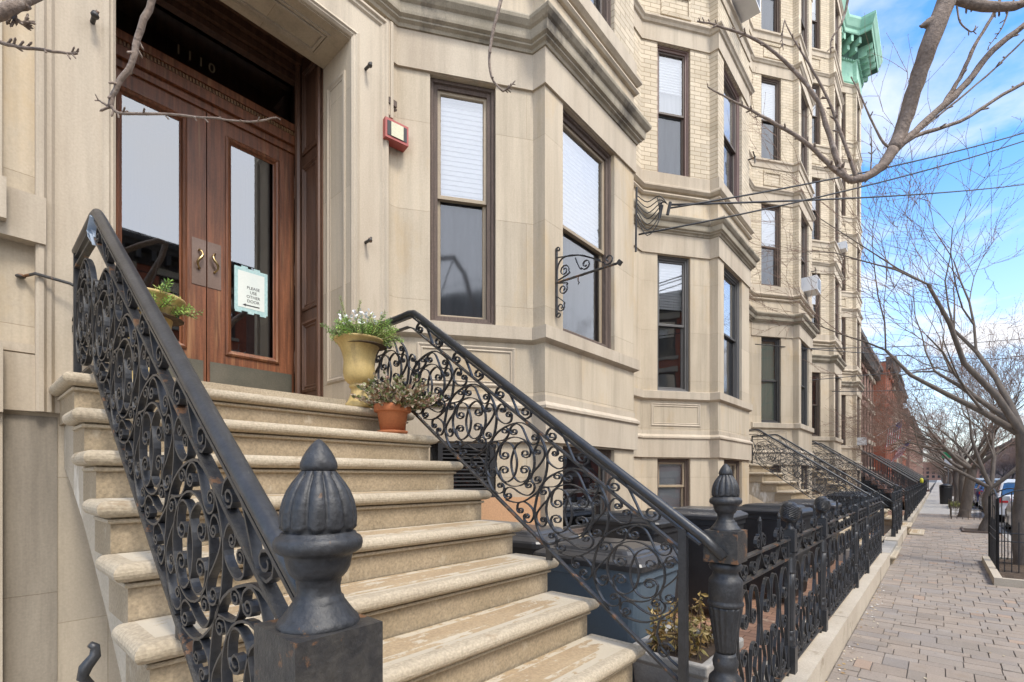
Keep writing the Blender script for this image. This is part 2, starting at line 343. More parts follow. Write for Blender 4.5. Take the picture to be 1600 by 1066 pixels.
M['pinkbrick'] = MAT('rose_brick', (.30, .17, .125), (.24, .13, .10), rough=.9, scale=2, joints=(.22, .075, .006, (.85, .8, .75), .1))
M['darktrim'] = MAT('dark_painted_cornice', (.05, .042, .038), (.08, .07, .06), rough=.7, scale=3)
M['tantrim'] = MAT('tan_trim', (.42, .36, .28), (.34, .29, .22), rough=.8, scale=3)
M['white'] = MAT('white_enamel', (.78, .79, .8), (.7, .71, .72), rough=.4, fine=.03)
M['red'] = MAT('red_enamel', (.40, .085, .075), (.33, .07, .06), rough=.5)
M['lens'] = MAT('cream_lens', (.62, .60, .42), (.52, .5, .36), rough=.25)
M['black'] = FLAT('black_plastic', (.02, .02, .022), .5)
M['paper'] = MAT('paper', (.80, .84, .80), (.70, .78, .76), rough=.6, fine=.03)
M['tape'] = MAT('blue_tape', (.36, .58, .60), (.52, .70, .70), rough=.35, scale=30)
M['ink'] = FLAT('ink', (.03, .03, .035), .6)
M['gilt'] = FLAT('dull_gilt_lettering', (.16, .12, .07), .5)
M['gold'] = FLAT('straw', (.38, .26, .10), .9)
M['carwhite'] = MAT('white_car_paint', (.75, .76, .78), (.72, .73, .75), rough=.18, fine=0)
M['carblue'] = MAT('blue_car_paint', (.05, .07, .2), (.04, .06, .17), rough=.2, fine=0)
M['cargrey'] = MAT('grey_car_paint', (.16, .17, .18), (.14, .15, .16), rough=.2, fine=0)
M['tail'] = FLAT('red_tail_lens', (.5, .02, .02), .2)
M['chrome'] = FLAT('chrome', (.6, .6, .62), .15, 1)
M['peach'] = MAT('peach_painted_board', (.58, .34, .19), (.50, .29, .16), rough=.85, scale=2)
M['green'] = FLAT('green_sign', (.03, .3, .12), .5)
M['yellow'] = FLAT('yellow_plastic', (.75, .72, .06), .5)
M['wire'] = FLAT('cable_black', (.02, .02, .022), .6)
M['grey'] = FLAT('grey_metal', (.3, .31, .32), .4, .7)
M['tinribbon'] = MAT('silver_blue_ribbon', (.32, .42, .55), (.45, .52, .6), rough=.35, metal=.3)
M['greenhedge'] = MAT('low_greenery', (.14, .17, .05), (.22, .2, .08), rough=.9, scale=20)
def glassmat(name, tint, refl, rough=.015, wav=.0):
    m = bpy.data.materials.new(name); m.use_nodes = True; nt = m.node_tree; nt.nodes.clear()
    fr = N(nt, 'ShaderNodeFresnel', i_IOR=1.55); g = N(nt, 'ShaderNodeBsdfGlossy', i_Roughness=rough); t = N(nt, 'ShaderNodeBsdfTransparent'); t.inputs[0].default_value = (*tint, 1)
    g.inputs[0].default_value = (.95, .97, 1, 1)
    ad = N(nt, 'ShaderNodeMath', operation='MULTIPLY_ADD'); L(nt, fr.outputs[0], ad.inputs[0]); ad.inputs[1].default_value = 1.3; ad.inputs[2].default_value = refl; ad.use_clamp = True
    mx = N(nt, 'ShaderNodeMixShader'); L(nt, ad.outputs[0], mx.inputs[0]); L(nt, t.outputs[0], mx.inputs[1]); L(nt, g.outputs[0], mx.inputs[2])
    if wav:
        tc = N(nt, 'ShaderNodeTexCoord'); no = N(nt, 'ShaderNodeTexNoise', i_Scale=2.5, i_Detail=1.); L(nt, tc.outputs['Object'], no.inputs['Vector'])
        bp = N(nt, 'ShaderNodeBump', i_Strength=wav, i_Distance=.02); L(nt, no.outputs['Fac'], bp.inputs['Height']); L(nt, bp.outputs[0], g.inputs['Normal'])
    o = N(nt, 'ShaderNodeOutputMaterial'); L(nt, mx.outputs[0], o.inputs[0]); return m
M['glass'] = glassmat('window_glass', (.95, .96, .96), .19, wav=.05)
M['screenglass'] = glassmat('screened_glass', (.85, .86, .88), .03, rough=.06, wav=.08)
M['doorglass'] = glassmat('door_glass', (.5, .5, .5), .15, wav=.0)
M['carglass'] = glassmat('car_glass', (.25, .28, .3), .15)

M['cheek'] = MAT('flaking_cheek_stone', (.47, .41, .32), (.36, .31, .235), rough=.9, scale=2, stretch=(1.5, 1.5, .35), bump=.35, bscale=50, c3=(.62, .58, .50), s3=3.5, t3=.55, edge3=.06, fine=.15)
def treadmat():
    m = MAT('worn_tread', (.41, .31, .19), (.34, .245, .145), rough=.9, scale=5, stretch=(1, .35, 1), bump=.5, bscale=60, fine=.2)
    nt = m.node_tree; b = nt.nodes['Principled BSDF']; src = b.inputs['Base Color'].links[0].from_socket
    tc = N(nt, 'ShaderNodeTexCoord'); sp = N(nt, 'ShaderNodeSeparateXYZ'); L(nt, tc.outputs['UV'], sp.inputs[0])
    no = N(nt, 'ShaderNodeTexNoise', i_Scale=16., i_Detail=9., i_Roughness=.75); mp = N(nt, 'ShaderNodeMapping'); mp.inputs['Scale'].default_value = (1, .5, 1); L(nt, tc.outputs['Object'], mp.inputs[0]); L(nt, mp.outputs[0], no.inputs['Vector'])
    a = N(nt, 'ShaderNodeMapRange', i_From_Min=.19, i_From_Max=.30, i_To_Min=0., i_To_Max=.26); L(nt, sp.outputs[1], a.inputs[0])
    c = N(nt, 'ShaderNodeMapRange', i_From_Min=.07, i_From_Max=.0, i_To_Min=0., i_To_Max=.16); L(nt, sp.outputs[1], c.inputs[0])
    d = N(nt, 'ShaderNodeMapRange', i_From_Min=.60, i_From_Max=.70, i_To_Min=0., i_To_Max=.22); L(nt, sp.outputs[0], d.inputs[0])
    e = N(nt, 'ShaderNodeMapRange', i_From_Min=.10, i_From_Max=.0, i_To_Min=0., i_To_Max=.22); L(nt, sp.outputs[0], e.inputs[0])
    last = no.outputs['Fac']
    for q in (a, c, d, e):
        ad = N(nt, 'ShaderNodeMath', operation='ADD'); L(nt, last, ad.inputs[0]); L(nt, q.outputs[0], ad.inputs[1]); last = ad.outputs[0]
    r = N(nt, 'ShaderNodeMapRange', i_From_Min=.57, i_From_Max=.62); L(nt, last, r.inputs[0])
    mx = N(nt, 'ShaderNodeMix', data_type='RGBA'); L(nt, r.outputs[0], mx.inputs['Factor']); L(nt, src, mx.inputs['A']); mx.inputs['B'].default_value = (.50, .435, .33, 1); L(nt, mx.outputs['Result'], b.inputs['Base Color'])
    return m
M['tread'] = treadmat()

M['ironnewel'] = MAT('thick_black_paint_pitted', (.020, .021, .023), (.038, .039, .042), rough=.50, scale=9, bump=.35, bscale=38, c3=(.10, .06, .035), s3=20., t3=.67, edge3=.02, fine=.4)
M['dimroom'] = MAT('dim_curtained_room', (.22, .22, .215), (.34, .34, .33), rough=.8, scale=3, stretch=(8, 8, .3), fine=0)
MOTIF = """-70,36 -77,33 -87,35 -94,42 -92,52 -81,59 -65,58 -52,50 -49,35 -60,23 -82,18 -105,26 -118,44 -118,53 -117,67 -115,80 -110,92 -104,105 -96,114 -84,120 -71,122 -58,122 -44,118 -30,111 -18,101 -8,88 -1,72 5,55 12,38 17,19 20,0 19,-19 16,-37 11,-55 5,-70 -2,-83 -11,-94 -25,-105 -42,-114 -58,-119 -74,-118 -90,-112 -102,-102 -111,-86 -118,-66 -122,-51 -111,-32 -89,-24 -67,-28 -54,-41 -55,-55 -68,-64 -84,-65 -95,-58 -98,-49 -92,-41 -83,-39 -75,-41
78,41 85,38 95,39 101,46 99,56 89,63 74,64 61,56 58,42 69,29 89,23 111,29 123,47 123,57 121,72 116,86 104,99 89,111 73,118 57,118 40,112 25,104 13,96 4,85 -4,71 -13,51 -21,29 -26,6 -26,-15 -23,-36 -18,-54 -12,-71 -5,-86 5,-98 19,-109 35,-117 51,-120 69,-117 87,-110 102,-99 111,-83 115,-63 118,-50 106,-31 83,-24 62,-28 51,-42 54,-57 67,-66 83,-65 94,-58 95,-48 89,-41 79,-39 71,-42
152,-2 149,-33 138,-63 121,-90 98,-112 70,-130 38,-141 4,-145 -30,-142 -63,-131 -94,-114 -119,-90 -139,-61 -151,-29 -155,5 -151,38 -139,70 -119,98 -94,120 -63,137 -30,146 4,148 38,142 70,130 98,112 121,88 138,60 149,30 152,-2
-135,-207 -158,-187 -186,-158 -206,-126 -221,-92 -232,-55 -238,-20 -237,6 -231,32 -223,65 -212,100 -195,130 -173,156 -145,180 -110,199 -65,216 -19,227 23,232 63,228 104,210 141,186 171,163 195,135 216,102 232,67 242,36 245,3 241,-39 232,-81 219,-117 200,-148 174,-174 141,-196 102,-218 63,-235 30,-240 -1,-239 -38,-233 -67,-226
-201,133 -171,132 -129,131 -96,133 -76,139 -64,147 -55,156 -48,167 -45,179 -42,187 -53,203 -72,210 -90,207 -99,196 -97,184 -85,177 -72,176 -63,181 -62,189 -67,196 -75,198 -82,195
2,175 -4,173 -11,175 -16,181 -15,188 -7,193 5,193 15,185 17,174 9,165 -7,162 -25,168 -34,183 -34,190 -32,201 -26,210 -15,217 0,224 15,226 30,222 45,214 57,204 67,191 75,176 83,161 91,146 98,131 107,118 117,108 128,100 139,96 151,96 164,99 173,105 179,114 182,125 183,133 174,146 158,153 142,150 134,140 137,129 146,122 158,122 166,127 167,134 162,140 155,142 149,140
179,51 174,49 168,51 165,55 165,61 172,66 181,65 189,60 191,51 185,43 172,40 158,45 150,56 153,65 158,77 164,86 172,91 181,94 191,92 202,86 213,75 221,63 225,50 226,35 221,20 209,3 192,-16 176,-32 162,-44 149,-55 139,-65 133,-77 129,-88 128,-99 131,-109 136,-119 142,-126 152,-128 163,-127 170,-127 189,-120 197,-108 194,-95 181,-87 167,-88 158,-95 157,-105 164,-112 173,-113 181,-110 183,-104 180,-99
103,-141 100,-137 102,-131 109,-128 117,-129 124,-134 124,-143 116,-150 103,-152 91,-146 86,-135 93,-122 109,-115 118,-116 130,-117 139,-121 146,-128 151,-138 153,-147 151,-157 147,-167 139,-177 129,-185 117,-192 102,-196 84,-195 64,-190 45,-184 26,-175 9,-165 -8,-157 -22,-153 -36,-151 -48,-151 -59,-155 -69,-161 -76,-168 -81,-179 -82,-192 -83,-202 -72,-216 -54,-222 -36,-217 -27,-206 -29,-194 -40,-187 -53,-188 -62,-194 -64,-202 -58,-208 -50,-209 -44,-206
-119,-137 -114,-135 -108,-136 -103,-141 -104,-147 -111,-152 -122,-153 -131,-147 -134,-138 -126,-129 -111,-125 -96,-130 -87,-142 -86,-146 -83,-154 -83,-161 -85,-168 -89,-176 -96,-181 -106,-186 -120,-189 -134,-189 -147,-184 -160,-176 -169,-170
292,38 296,36 302,37 305,41 304,47 298,52 289,52 282,47 280,39 286,30 298,27 311,31 318,41 317,48 315,56 312,64 304,71 295,76 286,79 277,78 268,73 260,66 252,55 245,42 242,29 244,15 249,1 260,-12 276,-25 298,-37 317,-44 335,-43 350,-38 362,-30 367,-18 368,-3 369,7 361,19 346,25 333,22 326,13 328,3 336,-3 346,-4 353,1 354,8 350,13 344,14 339,12
-179,-51 -174,-49 -168,-51 -165,-55 -165,-61 -172,-66 -181,-65 -189,-60 -191,-51 -185,-43 -172,-40 -158,-45 -150,-56 -153,-65 -158,-77 -164,-86 -172,-91 -181,-94 -191,-92 -202,-86 -213,-75 -221,-63 -225,-50 -226,-35 -221,-20 -209,-3 -192,16 -176,32 -162,44 -149,55 -139,65 -133,77 -129,88 -128,99 -131,109 -136,119 -142,126 -152,128 -163,127 -170,127 -189,120 -197,108 -194,95 -181,87 -167,88 -158,95 -157,105 -164,112 -173,113 -181,110 -183,104 -180,99
-292,-38 -296,-36 -302,-37 -305,-41 -304,-47 -298,-52 -289,-52 -282,-47 -280,-39 -286,-30 -298,-27 -311,-31 -318,-41 -317,-48 -315,-56 -312,-64 -304,-71 -295,-76 -286,-79 -277,-78 -268,-73 -260,-66 -252,-55 -245,-42 -242,-29 -244,-15 -249,-1 -260,12 -276,25 -298,37 -317,44 -335,43 -350,38 -362,30 -367,18 -368,3 -369,-7 -361,-19 -346,-25 -333,-22 -326,-13 -328,-3 -336,3 -346,4 -353,-1 -354,-8 -350,-13 -344,-14 -339,-12"""
SCROLL_S = "282,132 275,130 265,132 259,140 260,149 271,155 286,153 299,143 301,130 291,118 270,116 249,125 236,143 239,152 243,163 250,173 260,180 273,186 287,186 304,180 322,168 340,153 355,132 369,108 382,83 396,57 409,30 420,9 428,-4 433,-11 441,-17 456,-21 474,-24 486,-26 512,-13 518,9 506,28 483,37 461,34 450,21 454,6 468,-4 483,-4 493,2 494,11 487,18"
# ---------------- windows ----------------
WC = {}
wr = random.Random(12)
def window(parent, p0, t, z0, w_, h, fm='brownframe', sm='tanframe', blind='half', setback=.05, sw=.038, fw=.055, ratio=.5, bh=None):
    """double-hung window at plan point p0 (lower left of the opening seen from outside... along t)"""
    if bh is None: bh = wr.choice((0, 0, 0, .12, .35, .6))
    key = (bh, round(w_, 3), round(h, 3), fm, sm, blind, setback, sw, fw, ratio)
    X, NO = (1, 0, 0), (0, -1, 0)
    if key not in WC:
        ms = []
        f = MB().frame((0, 0, 0), X, NO, 0, w_, 0, h, [(0, -setback-.10), (0, -setback+.005), (.012, -setback+.012), (fw*.45, -setback+.008), (fw*.55, -setback-.012), (fw, -setback-.016), (fw, -setback-.10)])
        ms.append(('window', mesh('window', f, M[fm])))
        zm = h * ratio
        for nm, a, b, o in (('upper', zm - .02, h - fw + .004, -setback - .035), ('lower', fw - .006, zm + .02, -setback - .065)):
            s_ = MB().frame((0, 0, 0), X, NO, fw - .006, w_ - fw + .006, a, b, [(0, o - .03), (0, o), (sw * .8, o), (sw, o - .01), (sw, o - .03)])
            g = MB(); x0, x1 = fw - .006 + sw - .004, w_ - fw + .006 - sw + .004; g.face([(x0, -(o - .018), a + sw - .004), (x1, -(o - .018), a + sw - .004), (x1, -(o - .018), b - sw + .004), (x0, -(o - .018), b - sw + .004)])
            ms.append(('sash', mesh('sash', s_, M[sm]))); ms.append(('pane', mesh('pane', g, M['screenglass'] if (nm == 'lower' and blind == 'half') else M['glass'])))
        x0, x1, yb = fw * .5, w_ - fw * .5, setback + .125
        def plane(a, b, y=yb):
            q = MB(); q.face([(x0, y, a), (x1, y, a), (x1, y, b), (x0, y, b)]); return q
        def slats(a, b, p=.03):
            q = MB(); k = int((b - a) / p)
            for i in range(k):
                z = b - i * p
                q.face([(x0, yb - .008, z - p), (x1, yb - .008, z - p), (x1, yb + .008, z), (x0, yb + .008, z)])
                q.face([(x0, yb + .008, z - p), (x1, yb + .008, z - p), (x1, yb - .008, z - p), (x0, yb - .008, z - p)])
            return q
        if blind == 'half': ms.append(('blind', mesh('blind', slats(zm * (1 + bh), h, .045), M['blind']))); ms.append(('unlit_room_sheet', mesh('unlit_room_sheet', plane(zm * .98, h, yb + .06), M['dimroom']))); ms.append(('insect_screen', mesh('insect_screen', plane(0, zm), M['screen'])))  # grey sheet close behind the blind stands for the dim room
        if blind == 'full': ms.append(('blind', mesh('blind', slats(0, h, .045), M['blind'])))
        if blind == 'curtain': ms.append(('curtain', mesh('curtain', plane(0, h), M['curtain'])))
        if blind == 'dark': ms.append(('unlit_room_sheet', mesh('unlit_room_sheet', plane(0, h), M['darkroom'])))  # dark sheet behind the glass; the unlit room is put into its colour
        if blind == 'top': ms.append(('blind', mesh('blind', slats(zm * 1.25, h, .045), M['blind']))); ms.append(('unlit_room_sheet', mesh('unlit_room_sheet', plane(0, zm * 1.3, yb + .02), M['darkroom'])))
        WC[key] = ms
    ms = WC[key]
    ang = math.atan2(t[1], t[0])
    r = bpy.data.objects.new('window', ms[0][1]); C.objects.link(r); r.parent = parent
    mt = Matrix.Translation((p0[0], p0[1], z0)) @ Matrix.Rotation(ang, 4, 'Z')
    r.matrix_parent_inverse = wm(parent).inverted(); r.location = (p0[0], p0[1], z0); r.rotation_euler = (0, 0, ang)
    for nm, me in ms[1:]:
        c = bpy.data.objects.new(nm, me); C.objects.link(c); c.parent = r
    return r

# ---------------- pale bay-fronted houses ----------------
XF, XC, XB = -3.54, -2.827, -2.69        # wall face, bay shoulder, bay front
SD = Vector((XC - XF, 1.0)).normalized(); SL = math.hypot(XC - XF, 1.0)
def bay(y0): return [(XF, y0), (XC, y0 + 1.0), (XB, y0 + 1.0), (XB, y0 + 2.71), (XC, y0 + 2.71), (XF, y0 + 3.71)]
FL = [(2.94, 5.12), (6.42, 8.49), (9.62, 11.73), (12.86, 14.93), (16.1, 18.2)]
SW_, FW_ = (.285, .875), (.28, 1.26)      # openings on the side and front faces
def house(y0, yb, y1, lab, wins, door=None, brick_base=6.42, start_low=None):
    h = thing('bay_fronted_house', lab, 'house', (XF, (y0 + y1) / 2, 0), group='pale bay-fronted houses of the row')
    pts = [(XF, y0)] + bay(yb) + [(XF, y1)]
    if yb - y0 < .01: pts = bay(yb) + [(XF, y1)]
    st = MB(); br = MB()
    bas = (.98, 1.86)
    for i in range(len(pts) - 1):
        p, q = pts[i], pts[i+1]; ln = math.hypot(q[0]-p[0], q[1]-p[1])
        ops = []; kind = None
        if abs(ln - SL) < .02: kind = 's'; a, b = SW_ if p[0] < q[0] else (SL - SW_[1], SL - SW_[0])
        elif p[0] == XB and q[0] == XB: kind = 'f'; a, b = FW_
        so = [] ; bo = []
        if kind:
            so.append((a, b, FL[0][0], FL[0][1], .14)); so.append((a, b, bas[0], bas[1], .14))
            so.append((a + .03, b - .03 + (.12 if kind == 'f' else .1), 2.36, 2.74, .012, True)) if False else None
            bo = [(a, b, f0, f1, .14) for f0, f1 in FL[1:]]
        if door and i == len(pts) - 2 and door[0] == 'after': so.append((door[1] - p[1], door[2] - p[1], 1.86, 5.06, .45))
        if door and door[0] == 'before' and i == 0: so.append((door[1] - p[1], door[2] - p[1], 2.05, 5.06, .43))
        st.wall(p, q, -.3, 6.42, so); br.wall(p, q, 6.42, 18.6, bo)
    sw = part('stone_wall', st, M['stone'], h); part('brick_wall', br, M['brick'], h)
    # mouldings
    low = pts if not door or door[0] == 'after' else [(XF, 2.40)] + bay(yb) + [(XF, y1)]
    if door and door[0] == 'after': low = [p for p in pts[:-1]] + [(XF, door[1] - .2)]
    def course(path, prof, nm='band_course'): part(nm, MB().sweep(path, prof), M['stone_plain'], h)
    course(low, [(0, 1.88), (.035, 1.88), (.035, 2.17), (.055, 2.185), (.055, 2.21), (.03, 2.235), (.012, 2.25), (.012, 2.31), (0, 2.31)])
    course(low, [(0, 2.785), (.03, 2.80), (.05, 2.815), (.05, 2.93), (.0, 2.945)])
    course(low, [(0, 5.125), (.022, 5.125), (.022, 5.45), (0, 5.45)])
    co_ = MB().sweep(pts, [(0, 5.45), (.035, 5.452), (.045, 5.475), (.07, 5.49), (.07, 5.505), (.095, 5.52), (.10, 5.54), (.105, 5.60), (.125, 5.615), (.15, 5.65), (.155, 5.675), (.15, 5.69), (.10, 5.70), (0, 5.74)])
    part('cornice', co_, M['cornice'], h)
    course(pts, [(0, 6.03), (.03, 6.035), (.05, 6.06), (.045, 6.08), (0, 6.10)])
    course(pts, [(0, 6.12), (.04, 6.13), (.075, 6.165), (.075, 6.19), (.035, 6.21), (.025, 6.23), (.025, 6.41), (0, 6.42)])
    for k, (f0, f1) in enumerate(FL[1:]):
        course(pts, [(0, f1 + .002), (.02, f1 + .002), (.02, f1 + .26), (.045, f1 + .275), (.06, f1 + .31), (.085, f1 + .335), (.085, f1 + .36), (.05, f1 + .375), (0, f1 + .40)])
        if k: course(pts, [(0, f0 - .24), (.02, f0 - .24), (.025, f0 - .10), (.06, f0 - .075), (.06, f0 - .03), (.03, f0 - .01), (0, f0 - .004)])
    # raised panels under the first floor sill, brick panels higher up
    for i in range(len(pts) - 1):
        p, q = Vector(pts[i]), Vector(pts[i+1]); t = (q - p); ln = t.length; t.normalize(); n = Vector((t.y, -t.x))
        if ln > 1.1 and (abs(ln - SL) < .02 or p.x == XB):
            e = .17; pn = MB()
            pn.frame((p.x, p.y, 0), (t.x, t.y, 0), (n.x, n.y, 0), e, ln - e, 2.38, 2.745, [(0, 0), (.0, .008), (.012, .014), (.024, .008), (.03, .003), (.045, .010), (.052, .002), (.052, 0)]); part('sill_panel', pn, M['stone_plain'], h)
            for k in (1, 2, 3):
                bp = MB()
                za, zb = FL[k][1] + .46, FL[k+1][0] - .30
                m = ln / 2; hw = min(.27, ln * .24)
                bp.frame((p.x, p.y, 0), (t.x, t.y, 0), (n.x, n.y, 0), m - hw, m + hw, za, zb, [(0, 0), (0, .016), (.05, .02), (.05, .002)])
                for j in range(int(2*hw / .06)):
                    u = m - hw + .03 + j*.06
                    c = p + t*u + n*.012
                    bp.obox((c.x, c.y, zb - .035), (t.x*.014, t.y*.014, 0), (n.x*.016, n.y*.016, 0), (0, 0, .022))
                part('brick_panel', bp, M['brick'], h)
    # windows
    for (face, fl), st_ in wins.items():
        if face == 's': p = Vector((XF, yb)); t = SD; a, b = SW_
        elif face == 'f': p = Vector((XB, yb + 1.0)); t = Vector((0, 1)); a, b = FW_
        else: p = Vector((XC, yb + 2.71)); t = Vector((-SD.x, SD.y)); a, b = SL - SW_[1], SL - SW_[0]
        z0, z1 = (bas if fl == -1 else FL[fl])
        o = p + t * a
        window(h, (o.x, o.y), t, z0, b - a, z1 - z0, **st_)
    # bracketed copper cornice
    cp = MB(); cp.sweep(pts, [(0, 18.55), (.03, 18.55), (.03, 18.62), (.06, 18.66), (.06, 18.72), (.02, 18.76), (.02, 19.55), (.05, 19.58), (.05, 19.62)])
    cp.sweep(pts, [(0, 20.2), (.58, 20.2), (.60, 20.24), (.60, 20.38), (.65, 20.44), (.70, 20.58), (.75, 20.70), (.75, 20.80), (0, 20.9)])
    part('copper_cornice', cp, M['copper'], h)
    bk = MB(); bk.sweep(pts, [(0, 19.62), (.06, 19.62), (.06, 20.19), (.56, 20.194), (.56, 20.197), (0, 20.197)])  # soffit and the band between brackets, in a darker green
    for i in range(len(pts) - 1):
        p, q = Vector(pts[i]), Vector(pts[i+1]); t = (q - p); ln = t.length
        if ln < .3 or y0 < 18: continue
        t.normalize(); n = Vector((t.y, -t.x)); k = max(2, round(ln / .42))
        for j in range(k):
            c = p + t * (ln * (j + .5) / k); bk2 = MB()
            bk2.obox((c.x + n.x*.29, c.y + n.y*.29, 20.06), (t.x*.06, t.y*.06, 0), (n.x*.26, n.y*.26, 0), (0, 0, .13))
            bk2.obox((c.x + n.x*.2, c.y + n.y*.2, 19.83), (t.x*.06, t.y*.06, 0), (n.x*.16, n.y*.16, 0), (0, 0, .10)); part('cornice_bracket', bk2, M['copper'], h)
        k = int(ln / .12); bk2 = MB()
        for j in range(k):
            c = p + t * (ln * (j + .5) / k)
            bk2.obox((c.x + n.x*.07, c.y + n.y*.07, 19.59), (t.x*.03, t.y*.03, 0), (n.x*.03, n.y*.03, 0), (0, 0, .035))
        part('dentils', bk2, M['copper'], h)
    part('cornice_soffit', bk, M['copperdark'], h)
    rf = MB(); rf.face([(p[0], p[1], 20.89) for p in pts] + [(XF - 9, y1, 20.89), (XF - 9, y0, 20.89)]); part('roof', rf, M['darktrim'], h)
    sb = MB(); sb.wall((XF - 9, y0), (XF, y0), -.3, 20.85); sb.wall((XF, y1), (XF - 9, y1), -.3, 20.85); part('party_wall', sb, M['pinkbrick'], h)
    return h
def W(fm, sm, blind='half', **k): return dict(fm=fm, sm=sm, blind=blind, **k)
def hw(a, top, base=None):
    d = {}
    for f in 's', 'f', 'b':
        d[(f, 0)] = a; d[(f, -1)] = base or W('oldwood', 'tanframe', 'full')
        for k in range(1, 5): d[(f, k)] = top[k % len(top)]
    return d
a1 = W('oldwood', 'tanframe', 'half', ratio=.53, fw=.07, bh=0)
w1 = hw(a1, [W('oldwood', 'brownframe', 'half')]); w1[('f', 0)] = W('oldwood', 'tanframe', 'half', ratio=.5, fw=.075, bh=0)
w1[('s', -1)] = W('darkframe', 'darkframe', 'dark'); w1[('f', -1)] = W('oldwood', 'darkframe', 'dark')
H1 = house(-1.7, 2.527, 6.7, 'nearest pale stone house, number 1110 over its double oak doors', w1, ('before', .603, 2.08))
w2 = hw(W('greyframe', 'darkframe', 'half'), [W('mauveframe', 'brownframe', 'half')]); w2[('s', 0)] = W('greyframe', 'greyframe', 'top')
H2 = house(6.7, 7.14, 13.1, 'second pale bay-fronted house, brown framed windows, cables fixed at its corner', w2, ('after', 11.25, 12.55))
w3 = hw(W('darkframe', 'darkframe', 'curtain'), [W('oldwood', 'brownframe', 'half')])
H3 = house(13.1, 13.18, 18.6, 'third pale bay-fronted house with a green curtained window and a white air conditioner', w3, ('after', 17.3, 18.4))
w4 = hw(W('brownframe', 'brownframe', 'dark'), [W('oldwood', 'brownframe', 'half')])
H4 = house(18.6, 18.7, 24.0, 'fourth pale bay-fronted house, mostly hidden behind the third bay', w4)
H5 = house(24.0, 24.7, 29.2, 'farthest pale bay-fronted house whose green copper cornice stands against the sky', hw(W('brownframe', 'brownframe', 'half'), [W('oldwood', 'brownframe', 'half')]))

# ---------------- door surround, doors ----------------
Y0, Y1 = .603, 2.08
sur = MB()
XR = XF - .43
sur.frame((XF, 0, 0), (0, 1, 0), (1, 0, 0), Y0 - .33, Y1 + .33, 1.9, 5.40, [(0, 0), (0, .05), (.012, .062), (.03, .062), (.042, .045), (.06, .045), (.075, .028), (.10, .028)], sides=3)
sur.frame((XF, 0, 0), (0, 1, 0), (1, 0, 0), Y0 - .23, Y1 + .23, 1.9, 5.30, [(0, .0), (0, .028), (.165, .028), (.175, .038), (.195, .046), (.205, .034), (.215, .034), (.23, .018), (.23, 0)], sides=3)
# ears at the head of the surround
for s_ in (-1, 1):
    ye = (Y0 - .33) if s_ < 0 else (Y1 + .33)
    a, b = sorted((ye, ye + s_ * .05)); sur.box((XF, a, 4.62), (XF + .05, b, 5.40)); sur.box((XF, a + .012, 4.60), (XF + .062, b - .012, 5.41))
part('door_surround', sur, M['stone_plain'], H1)
rv = MB()   # panelled stone reveals and soffit
def rpanel(org, t, nrm, u0, u1, z0, z1): rv.frame(org, t, nrm, u0, u1, z0, z1, [(0, 0), (0, .010), (.02, .014), (.035, .004), (.05, .004), (.05, -.0)])
rpanel((0, Y1, 0), (1, 0, 0), (0, -1, 0), XR + .07, XF - .07, 2.35, 4.85)
rpanel((0, Y0, 0), (-1, 0, 0), (0, 1, 0), -(XF - .07), -(XR + .07), 2.35, 4.85)
for a, b in ((Y0 + .12, Y1 - .12),):
    for i, (e, dz) in enumerate(((0, .012), (.03, .018))):
        x0, x1, ya, yb = XR + .08 + e, XF - .08 - e, a + e, b - e
        zz = 5.06 - dz
        for q in ((x0, ya, x1, ya + .02), (x0, yb - .02, x1, yb), (x0, ya + .0201, x0 + .02, yb - .0201), (x1 - .02, ya + .0201, x1, yb - .0201)):
            rv.box((q[0], q[1], zz), (q[2], q[3], 5.0595))
part('reveal_panel', rv, M['stone_plain'], H1)
XD = -4.46
wd = MB()     # timber lining between stone reveal and doors
wd.wall((XR, Y1 - .01), (XD - .1, Y1 - .01), 2.18, 5.35)
wd.wall((XD - .1, Y0 + .01), (XR, Y0 + .01), 2.18, 5.35)
wd.face([(XR, Y0, 5.34), (XD - .1, Y0, 5.34), (XD - .1, Y1, 5.34), (XR, Y1, 5.34)])
wd.face([(XR, Y0, 5.0602), (XR, Y1, 5.0602), (XR, Y1, 5.34), (XR, Y0, 5.34)])
for (za, zb) in ((2.32, 2.95), (3.05, 4.35), (4.45, 5.2)):
    wd.frame((0, Y1 - .01, 0), (1, 0, 0), (0, -1, 0), XD + .14, XR - .05, za, zb, [(0, 0), (0, .012), (.02, .018), (.035, .004), (.05, .010), (.06, 0)])
    wd.frame((0, Y0 + .01, 0), (-1, 0, 0), (0, 1, 0), -(XR - .05), -(XD + .14), za, zb, [(0, 0), (0, .012), (.02, .018), (.035, .004), (.05, .010), (.06, 0)])
for za, zb, o in ((5.15, 5.20, .02), (5.21, 5.265, .05), (5.275, 5.34, .09)):
    wd.box((XD, Y0 + .02, za), (XD + o + .05, Y1 - .02, zb))
wd.tube([(XR - .02, Y1 - .03, 2.18), (XR - .02, Y1 - .03, 5.06)], .018, 8); wd.tube([(XD + .10, Y1 - .035, 2.18), (XD + .10, Y1 - .035, 5.3)], .03, 8)
wd.box((XR - .004, Y1 - .014, 2.18), (XR - .001, Y1 + .06, 5.35)); wd.box((XR - .004, Y0 - .06, 2.18), (XR - .001, Y0 + .014, 5.35))
part('timber_lining', wd, M['wooddark'], H1)
